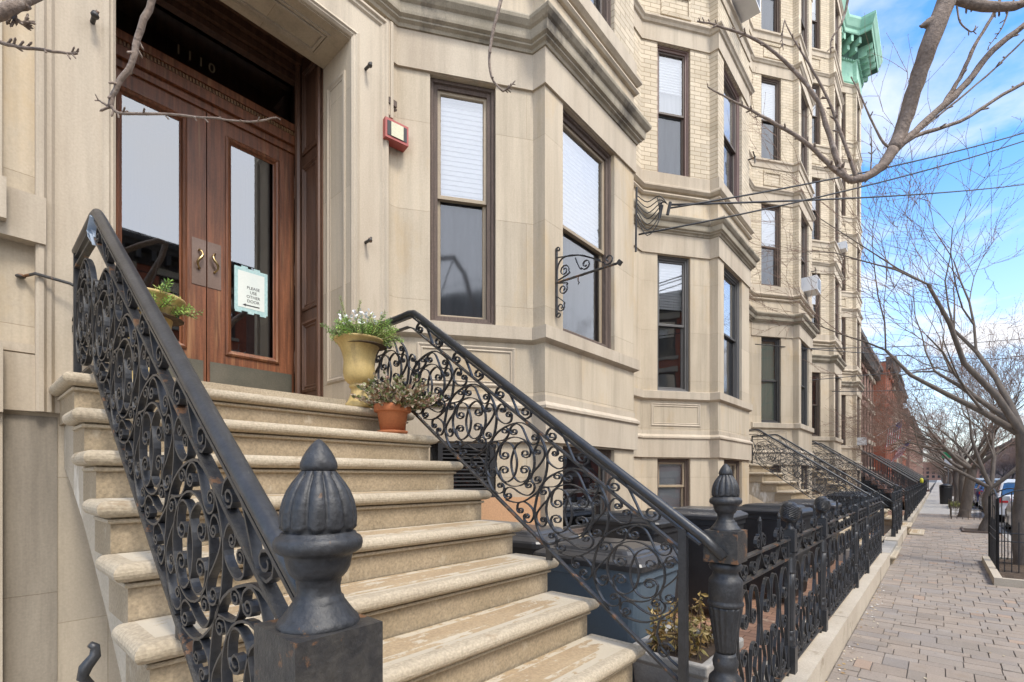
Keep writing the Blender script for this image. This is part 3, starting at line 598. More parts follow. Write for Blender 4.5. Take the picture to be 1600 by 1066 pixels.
# transom: bar with beads, glass, numerals
tb = MB(); tb.box((XD - .05, Y0 + .012, 4.52), (XD + .02, Y1 - .012, 4.58)); tb.box((XD - .05, Y0 + .012, 4.58), (XD + .05, Y1 - .012, 4.66)); tb.box((XD - .05, Y0 + .012, 4.70), (XD + .06, Y1 - .012, 4.76)); tb.box((XD - .05, Y0 + .012, 4.66), (XD + .035, Y1 - .012, 4.70))
tr_o = part('transom_bar', tb, M['wood'], H1)
bd = MB()
k = 62
for j in range(k):
    y = Y0 + .03 + (Y1 - Y0 - .06) * (j + .5) / k
    bd.box((XD + .035, y - .0065, 4.664), (XD + .05, y + .0065, 4.696))
part('bead', bd, M['woodgold'], tr_o)
tg = MB(); tg.face([(XD - .02, Y0 + .02, 4.76), (XD - .02, Y1 - .02, 4.76), (XD - .02, Y1 - .02, 5.16), (XD - .02, Y0 + .02, 5.16)])
tpane = part('transom_pane', tg, M['doorglass'], H1)
tbk = MB(); tbk.face([(XD - .10, Y0, 4.7), (XD - .10, Y1, 4.7), (XD - .10, Y1, 5.34), (XD - .10, Y0, 5.34)]); part('transom_shade', tbk, M['wooddark'], tpane)
def text(s_, size, loc, rot, mat, parent, name, ext=.002, align='CENTER'):
    cu = bpy.data.curves.new(name, 'FONT'); cu.body = s_; cu.size = size; cu.extrude = ext; cu.align_x = align; cu.materials.append(mat)
    o = bpy.data.objects.new(name, cu); C.objects.link(o); o.location = loc; o.rotation_euler = rot; 
    bpy.context.view_layer.update(); me = bpy.data.meshes.new_from_object(o); nm_ = o.name; bpy.data.objects.remove(o)
    o = bpy.data.objects.new(name, me); C.objects.link(o); o.location = loc; o.rotation_euler = rot; o.parent = parent; o.matrix_parent_inverse = wm(parent).inverted(); return o
for j, ch in enumerate('1110'):
    text(ch, .105, (XD - .012, 1.15 + j * .078, 4.87), (R(90), 0, R(90)), M['gilt'], tpane, 'numeral')
# threshold stone
th = MB(); th.box((XD - .2, Y0 + .002, 2.03), (XF - .06, Y1 - .002, 2.185)); part('threshold', th, M['step'], H1, bevel=.008)
def door(ya, yb, hy, hand):
    d = MB(); x = XD
    z0, z1 = 2.19, 4.52
    lo = 2.58; st_ = .139
    # stiles and rails round the glass
    d.box((x - .045, ya, z0), (x, ya + st_, z1)); d.box((x - .045, yb - st_, z0), (x, yb, z1))
    d.box((x - .045, ya + st_, z0), (x - .001, yb - st_, lo)); d.box((x - .045, ya + st_, z1 - .13), (x - .001, yb - st_, z1))
    d.frame((x, 0, 0), (0, 1, 0), (1, 0, 0), ya + st_ - .005, yb - st_ + .005, lo - .005, z1 - .125, [(0, -.01), (0, .012), (.015, .02), (.03, .012), (.038, -.006), (.048, -.012)])
    D = part('door', d, M['wood'], H1)
    g = MB(); g.face([(x - .016, ya + st_ + .03, lo + .03), (x - .016, yb - st_ - .03, lo + .03), (x - .016, yb - st_ - .03, z1 - .16), (x - .016, ya + st_ + .03, z1 - .16)]); part('pane', g, M['doorglass'], D)
    kp = MB(); kp.box((x + .001, ya + .02, 2.20), (x + .004, yb - .02, 2.50)); part('kick_plate', kp, M['kick'], D)
    pl = MB(); pl.box((x + .001, hy - .050, 3.10), (x + .005, hy + .050, 3.47)); part('lock_plate', pl, M['bronzeplate'], D)
    hd = []
    for i in range(15):
        t = i / 14; a = t * 2 * math.pi
        hd.append((x + .022 + .022 * math.sin(math.pi * t), hy + hand * .018 * math.sin(a) , 3.38 - .15 * t))
    h = MB().tube(hd, [.005 + .005 * math.sin(math.pi * i / 14) for i in range(15)], 8); h.tube([(x, hy, 3.375), (x + .022, hy, 3.38)], .008, 8); h.tube([(x, hy, 3.235), (x + .022, hy, 3.23)], .008, 8)
    part('pull_handle', h, M['brass'], D, smooth=True)
    return D
YM = (Y0 + Y1) / 2
D1 = door(Y0 + .015, YM - .004, YM - .055, 1); D2 = door(YM + .004, Y1 - .03, YM + .055, -1)
for zc in (2.62, 3.42, 4.22):
    hg = MB().tube([(XD + .012, Y1 - .022, zc - .08), (XD + .012, Y1 - .022, zc + .08)], .011, 8); hg.lathe([(.002, 0), (.012, .006), (.008, .02), (.003, .032)], (XD + .012, Y1 - .022, zc + .08), 8); hg.lathe([(.003, -.032), (.008, -.02), (.012, -.006), (.002, 0)], (XD + .012, Y1 - .022, zc - .08), 8)
    part('hinge', hg, M['bronzeplate'], D2, smooth=True)
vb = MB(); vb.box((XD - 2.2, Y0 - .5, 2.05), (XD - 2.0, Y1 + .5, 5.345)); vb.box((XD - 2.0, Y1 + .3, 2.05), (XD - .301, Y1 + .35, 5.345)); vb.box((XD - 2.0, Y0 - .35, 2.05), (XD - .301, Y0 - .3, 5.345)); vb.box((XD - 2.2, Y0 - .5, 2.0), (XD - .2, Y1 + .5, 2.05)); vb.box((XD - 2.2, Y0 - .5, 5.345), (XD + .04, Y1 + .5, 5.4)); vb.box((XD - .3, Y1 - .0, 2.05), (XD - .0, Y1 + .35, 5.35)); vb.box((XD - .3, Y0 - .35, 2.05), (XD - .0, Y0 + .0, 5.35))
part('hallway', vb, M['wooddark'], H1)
# paper notice taped inside the right door
nz, ny = 3.165, 1.685
no = MB(); no.box((XD - .006, ny - .135, nz - .185), (XD - .004, ny + .135, nz + .185)); NO_ = part('notice', no, M['tape'], D2)
for a_ in range(5):
    q_ = MB(); yy_ = ny - .10 + .05*a_; q_.box((XD - .0062, yy_ - .03, nz + (.185 if a_ % 2 else -.20)), (XD - .0042, yy_ + .022, nz + (.20 if a_ % 2 else -.185))); part('tape_strip', q_, M['tape'], D2)
pp = MB(); pp.box((XD - .0038, ny - .108, nz - .155), (XD - .0022, ny + .108, nz + .155)); PP = part('paper', pp, M['paper'], NO_) if False else part('paper', pp, M['paper'], D2)
for j, s_ in enumerate(('PLEASE', 'USE', 'OTHER', 'DOOR')):
    text(s_, .034, (XD - .0012, ny + .015, nz + .012 - j * .038), (R(90), 0, R(90)), M['ink'], D2, 'lettering', .0004)
ar = MB(); za = nz - .130; x = XD - .0012
ar.box((x - .0004, ny - .05, za - .004), (x + .0004, ny + .066, za + .005)); ar.face([(x + .0006, ny - .072, za), (x + .0006, ny - .046, za - .012), (x + .0006, ny - .046, za + .012)])
part('arrow', ar, M['ink'], D2)
# left pilaster of the house beside the stoop
pl = MB()
pl.box((XF, -.6, 3.02), (XF + .03, .155, 5.4))
pl.box((XF, -1.6, 2.76), (XF + .075, .31, 3.0)); pl.box((XF, -1.6, 2.82), (XF + .13, .165, 3.02))
pl.box((XF, -1.6, 2.20), (XF + .02, .30, 2.245)); pl.box((XF, -1.6, 1.90), (XF + .035, .30, 2.19)); pl.box((XF, -1.6, 1.88), (XF + .10, .155, 2.22)); pl.box((XF, -1.6, -.3), (XF + .06, .155, 1.878))
part('pilaster', pl, M['stone_plain'], H1, bevel=.006)
for zz in (2.24,):
    pass
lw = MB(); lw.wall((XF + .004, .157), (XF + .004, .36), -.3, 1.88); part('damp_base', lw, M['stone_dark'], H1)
for (y, z) in ((.50, 4.07), (2.20, 3.47), (2.20, 4.88)):
    hk = MB().tube([(XF + .02, y, z), (XF + .085, y, z), (XF + .10, y + .012, z + .025)], [.012, .012, .008], 8); hk.lathe([(.016, 0), (.02, .012), (.012, .03), (.002, .032)], (XF + .095, y, z - .015), 8)
    part('iron_hook', hk, M['ironrust'], H1, smooth=True)
# peach board at the foot of the bay side, bits on the bay
# ---------------- ground, pavement, kerbs, street ----------------
g = MB(); g.face([(-60, -40, -.32), (500, -40, -.32), (500, 900, -.32), (-60, 900, -.32)]); struct('ground', g, M['asphalt'])
rd = MB(); rd.face([(1.45, -30, -.13), (11.0, -30, -.13), (11.0, 430, -.13), (1.45, 400, -.13)]); struct('road', rd, M['asphalt'])
ck = MB(); ck.box((1.30, -30, -.3), (1.45, 400, .0)); struct('street_kerb', ck, M['concrete'])
yd = MB(); yd.face([(XF - .1, 2.2, -.01), (-.94, 2.2, -.01), (-.94, 29.4, -.01), (XF - .1, 29.4, -.01)], [(XF, 2.2), (-.94, 2.2), (-.94, 29.4), (XF, 29.4)]); struct('front_yard', yd, M['yard'])
yl = MB(); yl.face([(XF - .1, -3, -.01), (-.94, -3, -.01), (-.94, 2.199, -.01), (XF - .1, 2.199, -.01)]); struct('side_yard', yl, M['concrete'])
yf = MB(); yf.face([(-4.2, 29.4, -.01), (-.94, 29.4, -.01), (-.94, 200, -.01), (-4.2, 200, -.01)]); struct('far_front_yards', yf, M['concrete'])
gr = MB(); gr.face([(-.655, -6, -.012), (1.299, -6, -.012), (1.299, 30, -.012), (-.655, 30, -.012)]); struct('pavement_bed', gr, M['grout'])
rnd = random.Random(3)
pv = MB(); y = -3.0; TY = math.tan(R(1.2))
cols = [(.285, .24, .20), (.265, .227, .19), (.30, .25, .205), (.28, .243, .21), (.25, .22, .195), (.29, .24, .195)]
def paver(x0, y0, x1, y1):
    c = rnd.choice(cols); 
    if (x1 - x0) < .15 and rnd.random() < .22: c = (.33, .245, .185)
    v = rnd.uniform(.94, 1.12); pv.cc = (c[0]*v, c[1]*v, c[2]*v, 1)
    g_ = .0018; z = rnd.uniform(-.0035, .0035); tz = rnd.uniform(-.0028, .0028); sk = TY
    a, b, c_, d = (x0 + g_, y0 + g_), (x1 - g_, y0 + g_), (x1 - g_, y1 - g_), (x0 + g_, y1 - g_)
    e = .0035
    top = [(a[0]+e, a[1]+e, z), (b[0]-e, b[1]+e, z+tz), (c_[0]-e, c_[1]-e, z), (d[0]+e, d[1]-e, z-tz)]
    low = [(a[0], a[1], z-.005), (b[0], b[1], z-.007), (c_[0], c_[1], z-.007), (d[0], d[1], z-.007)]
    sh = lambda P: [(p[0], p[1] - p[0]*sk, p[2]) for p in P]
    top, low = sh(top), sh(low)
    pv.face(top)
    for i in range(4): pv.face([low[i], low[(i+1) % 4], top[(i+1) % 4], top[i]])
while y < 27.5:
    h1 = rnd.choice((.115, .17, .17, .23)); x = -.652
    while x < 1.29:
        w_ = rnd.choice((.115, .17, .23, .23, .29)); x1 = min(x + w_, 1.296)
        if 1.296 - x1 < .07: x1 = 1.296
        if h1 == .23 and rnd.random() < .45 and w_ < .2: paver(x, y, x1, y + .115); paver(x, y + .115, x1, y + .23)
        else: paver(x, y, x1, y + h1)
        x = x1
    y += h1
pv.cc = None
struct('pavement', pv, M['paver'])
fw_ = MB()
y = 27.5
for j in range(220): fw_.box((-.65, y, -.3), (1.298, y + 1.48, rnd.uniform(-.003, .003))); y += 1.5
struct('far_pavement', fw_, M['concrete'])
# long stone kerb that carries the fence
def kerb(y0, y1, n):
    k = MB(); y = y0
    while y < y1 - .01:
        e = min(y1, y + 1.75); o = rnd.uniform(-.004, .004)
        k.box((-.945 + o, y, -.3), (-.655 + o, e - .008, .215 + rnd.uniform(-.003, .003))); y = e
    return struct(n, k, M['kerb'], bevel=.012)
kerb(2.15, 10.95, 'fence_kerb'); kerb(13.2, 17.4, 'fence_kerb'); kerb(19.2, 60, 'fence_kerb'); kerb(-3, .30, 'fence_kerb')
sb = MB(); sb.box((-2.3, 10.96, -.3), (-.66, 13.19, .20)); struct('entry_slab', sb, M['concrete'], bevel=.01)
lt = MB()
for i in range(170):
    yy = rnd.uniform(2.6, 9); xx = -.64 + abs(rnd.gauss(0, .07)) if rnd.random() < .75 else rnd.uniform(-.6, .9); a = rnd.uniform(0, 6.28); s_ = rnd.uniform(.006, .02)
    lt.cc = rnd.choice([(.55, .38, .16, 1), (.40, .25, .10, 1), (.65, .55, .38, 1), (.75, .72, .66, 1)])
    c, n_ = math.cos(a), math.sin(a)
    lt.face([(xx + c*s_, yy + n_*s_, .006), (xx - n_*s_*.5, yy + c*s_*.5, .011), (xx - c*s_, yy - n_*s_, .007), (xx + n_*s_*.5, yy - c*s_*.5, .005)])
tag(part('fallen_leaves', lt, M['leafB']), 'dry leaf crumbs and petals scattered along the foot of the kerb', 'leaf litter', kind='stuff')

# ---------------- stoop ----------------
TR, RI = .267, .19
def stoop(name, label, ya, yb, zoff=0, nst=10, group=None, arch=True):
    s_ = thing(name, label, 'stoop', (-2.2, (ya + yb) / 2, 0), group=group)
    zt = 2.047 + zoff; x = -2.978; A = ya + .045; B = yb - .045
    for k in range(nst + 1):
        z = zt - k * RI
        if z < .03: break
        xn = x + k * TR; xb = XF if k == 0 else xn - TR - .035
        t = MB(); rr = .030
        prof = [(-.0, z)]    # bullnosed slab swept round three sides
        pr = [(-.06, z)] + [(-rr + rr * math.sin(a) * 1.0, z - rr + rr * math.cos(a)) for a in [R(v) for v in range(0, 181, 20)]] + [(-.052, z - 2*rr), (-.052, z - 2*rr - .007), (-.036, z - 2*rr - .008), (-.033, z - 2*rr - .014), (-.036, z - 2*rr - .021), (-.05, z - 2*rr - .025), (-.06, z - 2*rr - .026)]
        path = [(XF + .001 if k == 0 else xb, ya), (xn, ya), (xn, yb), (XF + .001 if k == 0 else xb, yb)]
        t.sweep([(p[0], p[1]) for p in path], [(o, zz) for o, zz in pr], cap=True)
        xb2 = path[0][0]
        # top sheet with a worn hollow
        rows = []
        for i in range(7):
            xx = xb2 + (xn - .06 - xb2) * i / 6; row = []
            for j in range(15):
                yy = ya + .06 + (yb - ya - .12) * j / 14
                d = .006 * math.exp(-((j - 7) / 4.5) ** 2) * (1 if 0 < i else 0) * (i / 6 if i < 6 else .0)
                row.append((xx, yy, z - d))
            rows.append(row)
        tt = MB().grid(rows, flip=True)
        st_ = part('step', t, M['step'], s_)
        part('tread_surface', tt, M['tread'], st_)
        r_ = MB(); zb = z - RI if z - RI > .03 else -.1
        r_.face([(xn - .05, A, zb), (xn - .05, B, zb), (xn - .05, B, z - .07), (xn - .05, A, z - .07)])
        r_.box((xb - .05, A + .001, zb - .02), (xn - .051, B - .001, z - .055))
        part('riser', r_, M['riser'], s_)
    # cheek wall carried on a flying arch
    for yy, nm in ((A + .02, 0), (B - .02, 1)):
        c = MB(); top = [(XF, zt - .1)]
        for k in range(nst + 1):
            z = zt - k * RI
            if z < .05: break
            top += [(x + k*TR - .05, z - .08), (x + k*TR - .05, z - RI - .08)]
        xe = top[-1][0]
        arc = [(XF, 1.62 + zoff), (-3.24, 1.50 + zoff), (-2.95, 1.36 + zoff), (-2.65, 1.18 + zoff), (-2.4, 1.02 + zoff), (-2.17, .85 + zoff), (-1.95, .62 + zoff), (-1.78, .40 + zoff), (-1.64, .15), (-1.60, -.1)]
        # strips between arc and top line
        def ytop(xx):
            k = int((xx - (x - .05)) / TR) + 1 if xx > x - .05 else 0
            return zt - k * RI - .07
        xs = sorted({XF, xe, *[p[0] for p in arc], *[x + k*TR - .05 for k in range(nst + 1) if x + k*TR - .05 < xe]})
        def yarc(xx):
            if xx >= arc[-1][0]: return -.1
            for (a0, b0), (a1, b1) in zip(arc, arc[1:]):
                if a0 <= xx <= a1: return b0 + (b1 - b0) * (xx - a0) / (a1 - a0)
            return -.1
        for a, b in zip(xs, xs[1:]):
            if b - a < 1e-5: continue
            tp = ytop((a + b) / 2)
            q = [(a, yy, yarc(a)), (b, yy, yarc(b)), (b, yy, tp), (a, yy, tp)]
            uvq = [(p[0], p[2]) for p in q]
            c.face(q if nm == 0 else q[::-1], uvq if nm == 0 else uvq[::-1])
        part('cheek_wall', c, M['cheek'], s_)
    vt = MB()
    for (a0, b0), (a1, b1) in zip(arc, arc[1:]): vt.face([(a0, A + .02, b0), (a0, B - .02, b0), (a1, B - .02, b1), (a1, A + .02, b1)])
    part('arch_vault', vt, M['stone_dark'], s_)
    return s_
stoop('stoop', 'nearest worn sandstone stoop climbing to the oak double doors', .321, 2.288)
stoop('stoop', 'second stone stoop with an open arch below, beyond the row of bins', 11.0, 12.85, -.19, 10)
stoop('stoop', 'third pale stoop, small in the distance, between the third and fourth bays', 17.05, 18.55, -.10, 10)

# ---------------- wrought iron railings ----------------
def parse(s_): return [tuple(int(v) / 1000 for v in p.split(',')) for p in s_.split()]
MOT = [parse(l) for l in MOTIF.strip().split('\n')]; SS = parse(SCROLL_S)
def motif_mesh(th, wd, mat, skip=()):
    m = MB()
    for i, p in enumerate(MOT):
        if i in skip: continue
        if i == 2: p = [(a, b * 1.0) for a, b in p]
        m.ribbon(p, th * (1.15 if i == 3 else 1), wd * (1.1 if i in (2, 3) else 1))
    return mesh('scroll_panel', m, mat)
def sscroll_mesh(th, wd, mat): return mesh('scroll', MB().ribbon(SS, th, wd), mat)
ZR = lambda x: 1.865 - .705 * (x + 1.6)
def railing(label, y, mat, th=.0065, wd=.024, group=None, detail=True, zo=0, tube_n=14, tr=.0225):
    r = thing('stair_railing', label, 'railing', (-.72, y, .34 + zo), group=group)
    Z = lambda x: ZR(x) + zo
    hr = [(-.70, y, Z(-.70) - .02), (-.78, y, Z(-.78)), (-2.80, y, Z(-2.80)), (-2.86, y, Z(-2.86) - .004), (-2.92, y, Z(-2.88) - .008), (-3.0, y, Z(-2.88) - .012), (-3.42, y, Z(-2.88) - .02)]
    h = MB().tube(hr, tr, tube_n)
    part('handrail', h, mat, r, smooth=True)
    fb = MB()
    pth = [(-.80, Z(-.80) - .04), (-2.88, Z(-2.88) - .04), (-3.40, Z(-2.88) - .05)]; fb.ribbon(pth, .010, .024, y); part('rail_strip', fb, mat, r)
    mb_ = MB(); pth = [(-.875, 1.221 + zo), (-2.86, 2.637 + zo), (-2.92, 2.66 + zo), (-3.40, 2.66 + zo)]; mb_.ribbon(pth, .011, .029, y); part('middle_bar', mb_, M['ironrust'] if detail else mat, r)
    lb = MB(); pth = [(-.875, .607 + zo), (-2.86, 2.03 + zo), (-2.96, 2.075 + zo), (-3.40, 2.075 + zo)]; lb.ribbon(pth, .011, .029, y); part('bottom_bar', lb, M['ironrust'] if detail else mat, r)
    ep = MB(); ep.box((-.895, y - .018, .335 + zo), (-.86, y + .018, Z(-.875) - .03)); part('end_post', ep, mat, r, bevel=.003)
    wp = MB(); wp.box((-3.425, y - .016, 2.06 + zo), (-3.40, y + .016, Z(-2.88) - .02)); part('wall_post', wp, mat, r, bevel=.003)
    mm = motif_mesh(th, wd, mat); me_ = motif_mesh(th, wd, mat, skip=(9,)); sm_ = sscroll_mesh(th * 1.15, wd * 1.1, mat)
    for k in range(5):
        x, z = -1.117 - .39 * k, 1.099 + .276 * k + zo
        o = part('scroll_panel', me_ if k == 0 else mm, None, r); o.location = (x, y, z); o.matrix_parent_inverse = wm(r).inverted()
        x -= .39; z += .276
        o = part('top_scroll', sm_, None, r); o.location = (x, y, z); o.matrix_parent_inverse = wm(r).inverted()
    o = part('scroll_panel', mm, None, r); o.location = (-3.16, y, 2.37 + zo); o.scale = (.98, 1, 1.08); o.matrix_parent_inverse = wm(r).inverted()
    ls = MB()
    for k in range(3):
        x = -1.02 - k * .07; 
    # lower corner curl
    cl = [( .0, .0), (-.05, .02), (-.085, .06), (-.09, .11), (-.07, .16), (-.03, .19), (.02, .2)]
    cu = MB().ribbon([(-.885 - .0 + a, .70 + b + zo) for a, b in [(0, -.02), (-.05, .01), (-.10, .06), (-.12, .12), (-.11, .18), (-.07, .22)]], th, wd, y)
    sp = [(-.965 + .045 * (1 - .7*t) * math.cos(6.6*t + .3), .745 + .045 * (1 - .7*t) * math.sin(6.6*t + .3) + zo) for t in [i / 14 for i in range(15)]]
    cu.ribbon(sp + [], th, wd, y); part('corner_curl', cu, mat, r)
    # feet on the treads
    for k, x in ((1, -2.62), (5, -1.64)) if True else ():
        zt = 2.047 - k * .19 + zo; zb = 1.125 - .715 * (x + 1.6) + zo
        ft = MB(); ft.box((x - .02, y - .006, zt), (x + .02, y + .006, zb)); part('foot', ft, M['ironrust'], r)
    return r
RR = railing('black scrollwork stair railing on the far side of the nearest stoop', 2.19, M['iron'], th=.0055, wd=.017)
RL = railing('big black scrollwork stair railing nearest the camera, rising from the lobed newel', .425, M['iron'], th=.0060, wd=.021, tube_n=20)
tie = MB().tube([(-3.42, .425, 2.56), (-3.44, .40, 2.58), (-3.47, .27, 2.60), (XF + .0, .22, 2.585)], .008, 8); tie.lathe([(.002, 0), (.02, .004), (.02, .012), (.01, .02)], (XF + .02, .22, 2.575), 8); part('wall_tie', tie, M['ironrust'], RL, smooth=True)
rbn = MB()
for j in range(5):
    a = j * 1.3; rbn.ribbon([(-2.90 + .012*j, 2.735 + .01*math.sin(a)), (-2.93 - .01*j, 2.70), (-2.90 + .03*math.cos(a), 2.66), (-2.86 + .01*j, 2.63 - .01*j)], .003, .03, .425 + .012*math.sin(a*2))
tag(part('ribbon', rbn, M['tinribbon']), 'silver blue ribbon scrap tied under the bend of the near handrail', 'ribbon')
for j, (y, nm, zo, md) in enumerate(((11.15, 'black lace ironwork railing on the near side of the second stoop', -.19, 0), (12.75, 'black lace ironwork railing on the far side of the second stoop', -.19, 0), (17.15, 'distant scroll railing, near side of the third stoop', -.10, 0), (18.45, 'distant scroll railing, far side of the third stoop', -.10, 0))):
    railing(nm, y, M['iron'], detail=False, zo=zo, th=.007, wd=.014, tube_n=8, tr=.018)

# ---------------- newels and fence posts ----------------
def lobes(n, amp, z0, z1):
    def f(a, z):
        if z < z0 or z > z1: return 1
        e = min(1, (z - z0) / .006)
        return 1 - amp * e * (1 - abs(math.cos(a * n / 2)) ** .6)
    return f
def newel(x, y, zb, label):
    n = thing('newel_post', label, 'newel post', (x, y, zb), group=None)
    b = MB(); b.box((-.072, -.072, 1.185), (.072, .072, 1.325)); part('square_block', shift(b, x, y, 0), M['ironrust'], n, bevel=.004)
    sh = [(.066, zb), (.066, zb), (.075, zb + .02), (.07, zb + .05), (.058, .56), (.066, .60), (.072, .635), (.068, .665), (.050, .685), (.046, .70), (.052, .715), (.055, .735), (.05, .75), (.046, .762), (.042, .775)]
    fl = [(.040, .776), (.043, .79), (.053, .85), (.064, .92), (.072, .975), (.0725, .985)]
    up = [(.071, .986), (.076, .992), (.076, 1.004), (.069, 1.012), (.0715, 1.016), (.0725, 1.09), (.070, 1.104), (.058, 1.118), (.054, 1.13), (.052, 1.138), (.066, 1.15), (.071, 1.165), (.064, 1.18), (.05, 1.184)]
    m1 = MB().lathe(sh, (x, y, 0), 28); m1.lathe(up, (x, y, 0), 28)
    part('shaft', m1, M['ironnewel'], n, smooth=True)
    m2 = MB().lathe(fl, (x, y, 0), 96, lambda a, z: 1 - .075 * abs(math.sin(a * 8)) ** 1.0); part('fluted_shaft', m2, M['ironnewel'], n, smooth=True)
    bs = MB(); bs.box((x - .085, y - .085, zb - .2 if zb > .3 else zb), (x + .085, y + .085, zb + .012)); part('plinth', bs, M['ironnewel'], n, bevel=.006)
    f = MB(); z0 = 1.325
    f.lathe([(.05, z0 - .002), (.068, z0), (.068, z0 + .006), (.0655, z0 + .012), (.060, z0 + .017), (.053, z0 + .026), (.047, z0 + .034), (.0425, z0 + .040), (.0415, z0 + .045), (.0385, z0 + .047), (.0365, z0 + .052), (.0355, z0 + .060), (.0365, z0 + .068), (.0375, z0 + .070), (.0375, z0 + .075), (.041, z0 + .078), (.047, z0 + .084), (.052, z0 + .094), (.0545, z0 + .106), (.0555, z0 + .112), (.0575, z0 + .115), (.065, z0 + .118), (.0715, z0 + .123), (.0735, z0 + .131), (.0725, z0 + .138), (.0690, z0 + .143), (.063, z0 + .146), (.0615, z0 + .150), (.055, z0 + .152)], (x, y, 0), 48); squeeze(f, x, y)
    part('finial_base', f, M['ironnewel'], n, smooth=True)
    nl = 12; seg = nl * 12; K = 34
    prof = [(0, .0600), (.12, .0625), (.25, .0638), (.4, .0625), (.55, .0585), (.7, .052), (.82, .044), (.92, .0355), (1, .029)]
    def pr(t):
        for (a0, r0), (a1, r1) in zip(prof, prof[1:]):
            if a0 <= t <= a1: return r0 + (r1 - r0) * (t - a0) / (a1 - a0)
        return prof[-1][1]
    rows = []
    for i in range(K):
        t = i / (K - 1); row = []
        for j in range(seg):
            a = 2 * math.pi * j / seg; c = abs(math.cos(a * nl / 2)); e = math.sqrt(max(0, c))   # 1 mid petal, 0 in the groove
            edge = .20 - .13 * e                                                             # scalloped lower hem
            k = max(0, min(1, (t - edge) / .035)); top = max(0, min(1, (1 - t) / .06))
            lip = math.exp(-((t - edge - .03) / .022) ** 2)
            rr = pr(t) - .0050 * (1 - k) - .0075 * (1 - e) * k * top + .0018 * lip
            row.append((x + rr * math.cos(a), y + rr * math.sin(a), z0 + .146 + .102 * t))
        rows.append(row)
    part('lobed_bulb', squeeze(MB().grid(rows, closed=True), x, y), M['ironnewel'], n, smooth=True)
    tp = MB().lathe([(.025, z0 + .246), (.0275, z0 + .2475), (.0305, z0 + .252), (.0310, z0 + .256), (.0300, z0 + .262), (.0268, z0 + .270), (.0215, z0 + .279), (.0150, z0 + .288), (.0085, z0 + .295), (.0035, z0 + .299), (.0005, z0 + .300)], (x, y, 0), 32)
    part('tip', squeeze(tp, x, y), M['ironnewel'], n, smooth=True)
    return n
def squeeze(b, x, y): b.v = [(x + (p[0]-x)*.93, y + (p[1]-y)*.93, 1.322 + (p[2]-1.325)*1.0) for p in b.v]; return b
def shift(b, x, y, z): b.v = [(p[0] + x, p[1] + y, p[2] + z) for p in b.v]; return b
newel(-.755, .388, .52, 'big near black iron newel with lobed bulb finial on its square block')
newel(-.72, 2.275, .34, 'black iron newel with lobed bulb finial at the foot of the far railing')
def fpost(kind):
    n = thing('fence_post', '', 'fence post', (0, 0, .215), group='iron fence posts along the kerb')
    b = MB(); b.box((-.052, -.052, .215), (.052, .052, .40)); part('base_block', b, M['iron'], n, bevel=.006)
    s_ = MB().lathe([(.045, .40), (.047, .405), (.04, .42), (.047, .435), (.049, .45), (.036, .465), (.034, .475), (.04, .485), (.037, .50), (.034, .505)], n=20)
    s_.lathe([(.046, .90), (.049, .905), (.049, .915), (.045, .92), (.046, .99), (.043, 1.0), (.038, 1.01), (.042, 1.025), (.045, 1.035), (.04, 1.05), (.03, 1.052)], n=20); part('collar', s_, M['iron'], n, smooth=True)
    f = MB().lathe([(.033, .506), (.035, .52), (.043, .80), (.045, .90)], n=64, mod=lambda a, z: 1 - .06 * abs(math.sin(a * 6))); part('fluted_shaft', f, M['iron'], n, smooth=True)
    b = MB(); b.box((-.047, -.047, 1.05), (.047, .047, 1.20)); part('head_block', b, M['iron'], n, bevel=.006)
    if kind:
        b = MB().lathe([(.04, 1.20), (.04, 1.205), (.03, 1.215), (.024, 1.235), (.026, 1.245), (.026, 1.25)], n=20); part('neck', b, M['iron'], n, smooth=True)
        rows = []; K = 24
        for i in range(27):
            t = i / 26; rr = .05 * (math.sin(math.pi * min(1, .16 + .84 * t) ** .8)) ** .7 if t < 1 else .001
            rr = .076 * math.sqrt(max(0, 1 - ((t - .42) / (.5805 if t > .42 else .46)) ** 2)) + .0005
            rows.append([((rr * (1 + .09 * ((i + j) % 2))) * math.cos(2*math.pi*j/K + t*.3), (rr * (1 + .09 * ((i + j) % 2))) * math.sin(2*math.pi*j/K + t*.3), 1.25 + .145 * t) for j in range(K)])
        part('pine_cone_finial', MB().grid(rows, closed=True), M['iron'], n)
    else:
        b = MB(); b.box((-.038, -.038, 1.2), (.038, .038, 1.215)); b.lathe([(.03, 1.215), (.02, 1.23), (.002, 1.236)], n=8); part('cap', b, M['iron'], n)
    return n
PC, PF = fpost(1), fpost(0)
for q_ in (PC, PF): q_.scale = (.78, .78, 1)
XFN = -.775
posts = [(3.80, 1, 'first pine cone topped fence post past the newel'), (5.03, 1, 'second pine cone topped fence post, farther from the newel'), (7.25, 0, 'flat topped fence post, third along the kerb from the newel'),
         (8.45, 0, 'flat topped fence post where the fence nears the second stoop'), (14.0, 0, 'fence post just past the second stoop entry slab'), (14.85, 1, 'slim post next after the second stoop entry slab'), (16.0, 0, 'post of the distant fence short of the third stoop')]
used = set()
for y, k, lb in posts:
    src = PC if k else PF
    if k in used: o = dup(src, (XFN, y, .215), label=lb)
    else: src.location = (XFN, y, .215); o = src; o['label'] = lb; used.add(k)
for j, y in enumerate((19.4, 21.5, 23.6, 25.7, 27.8, 30, 33, 36, 39, 42, 46, 50)):
    dup(PF, (XFN, y, .215), label='one of the dark posts in the far fence beyond the third stoop')
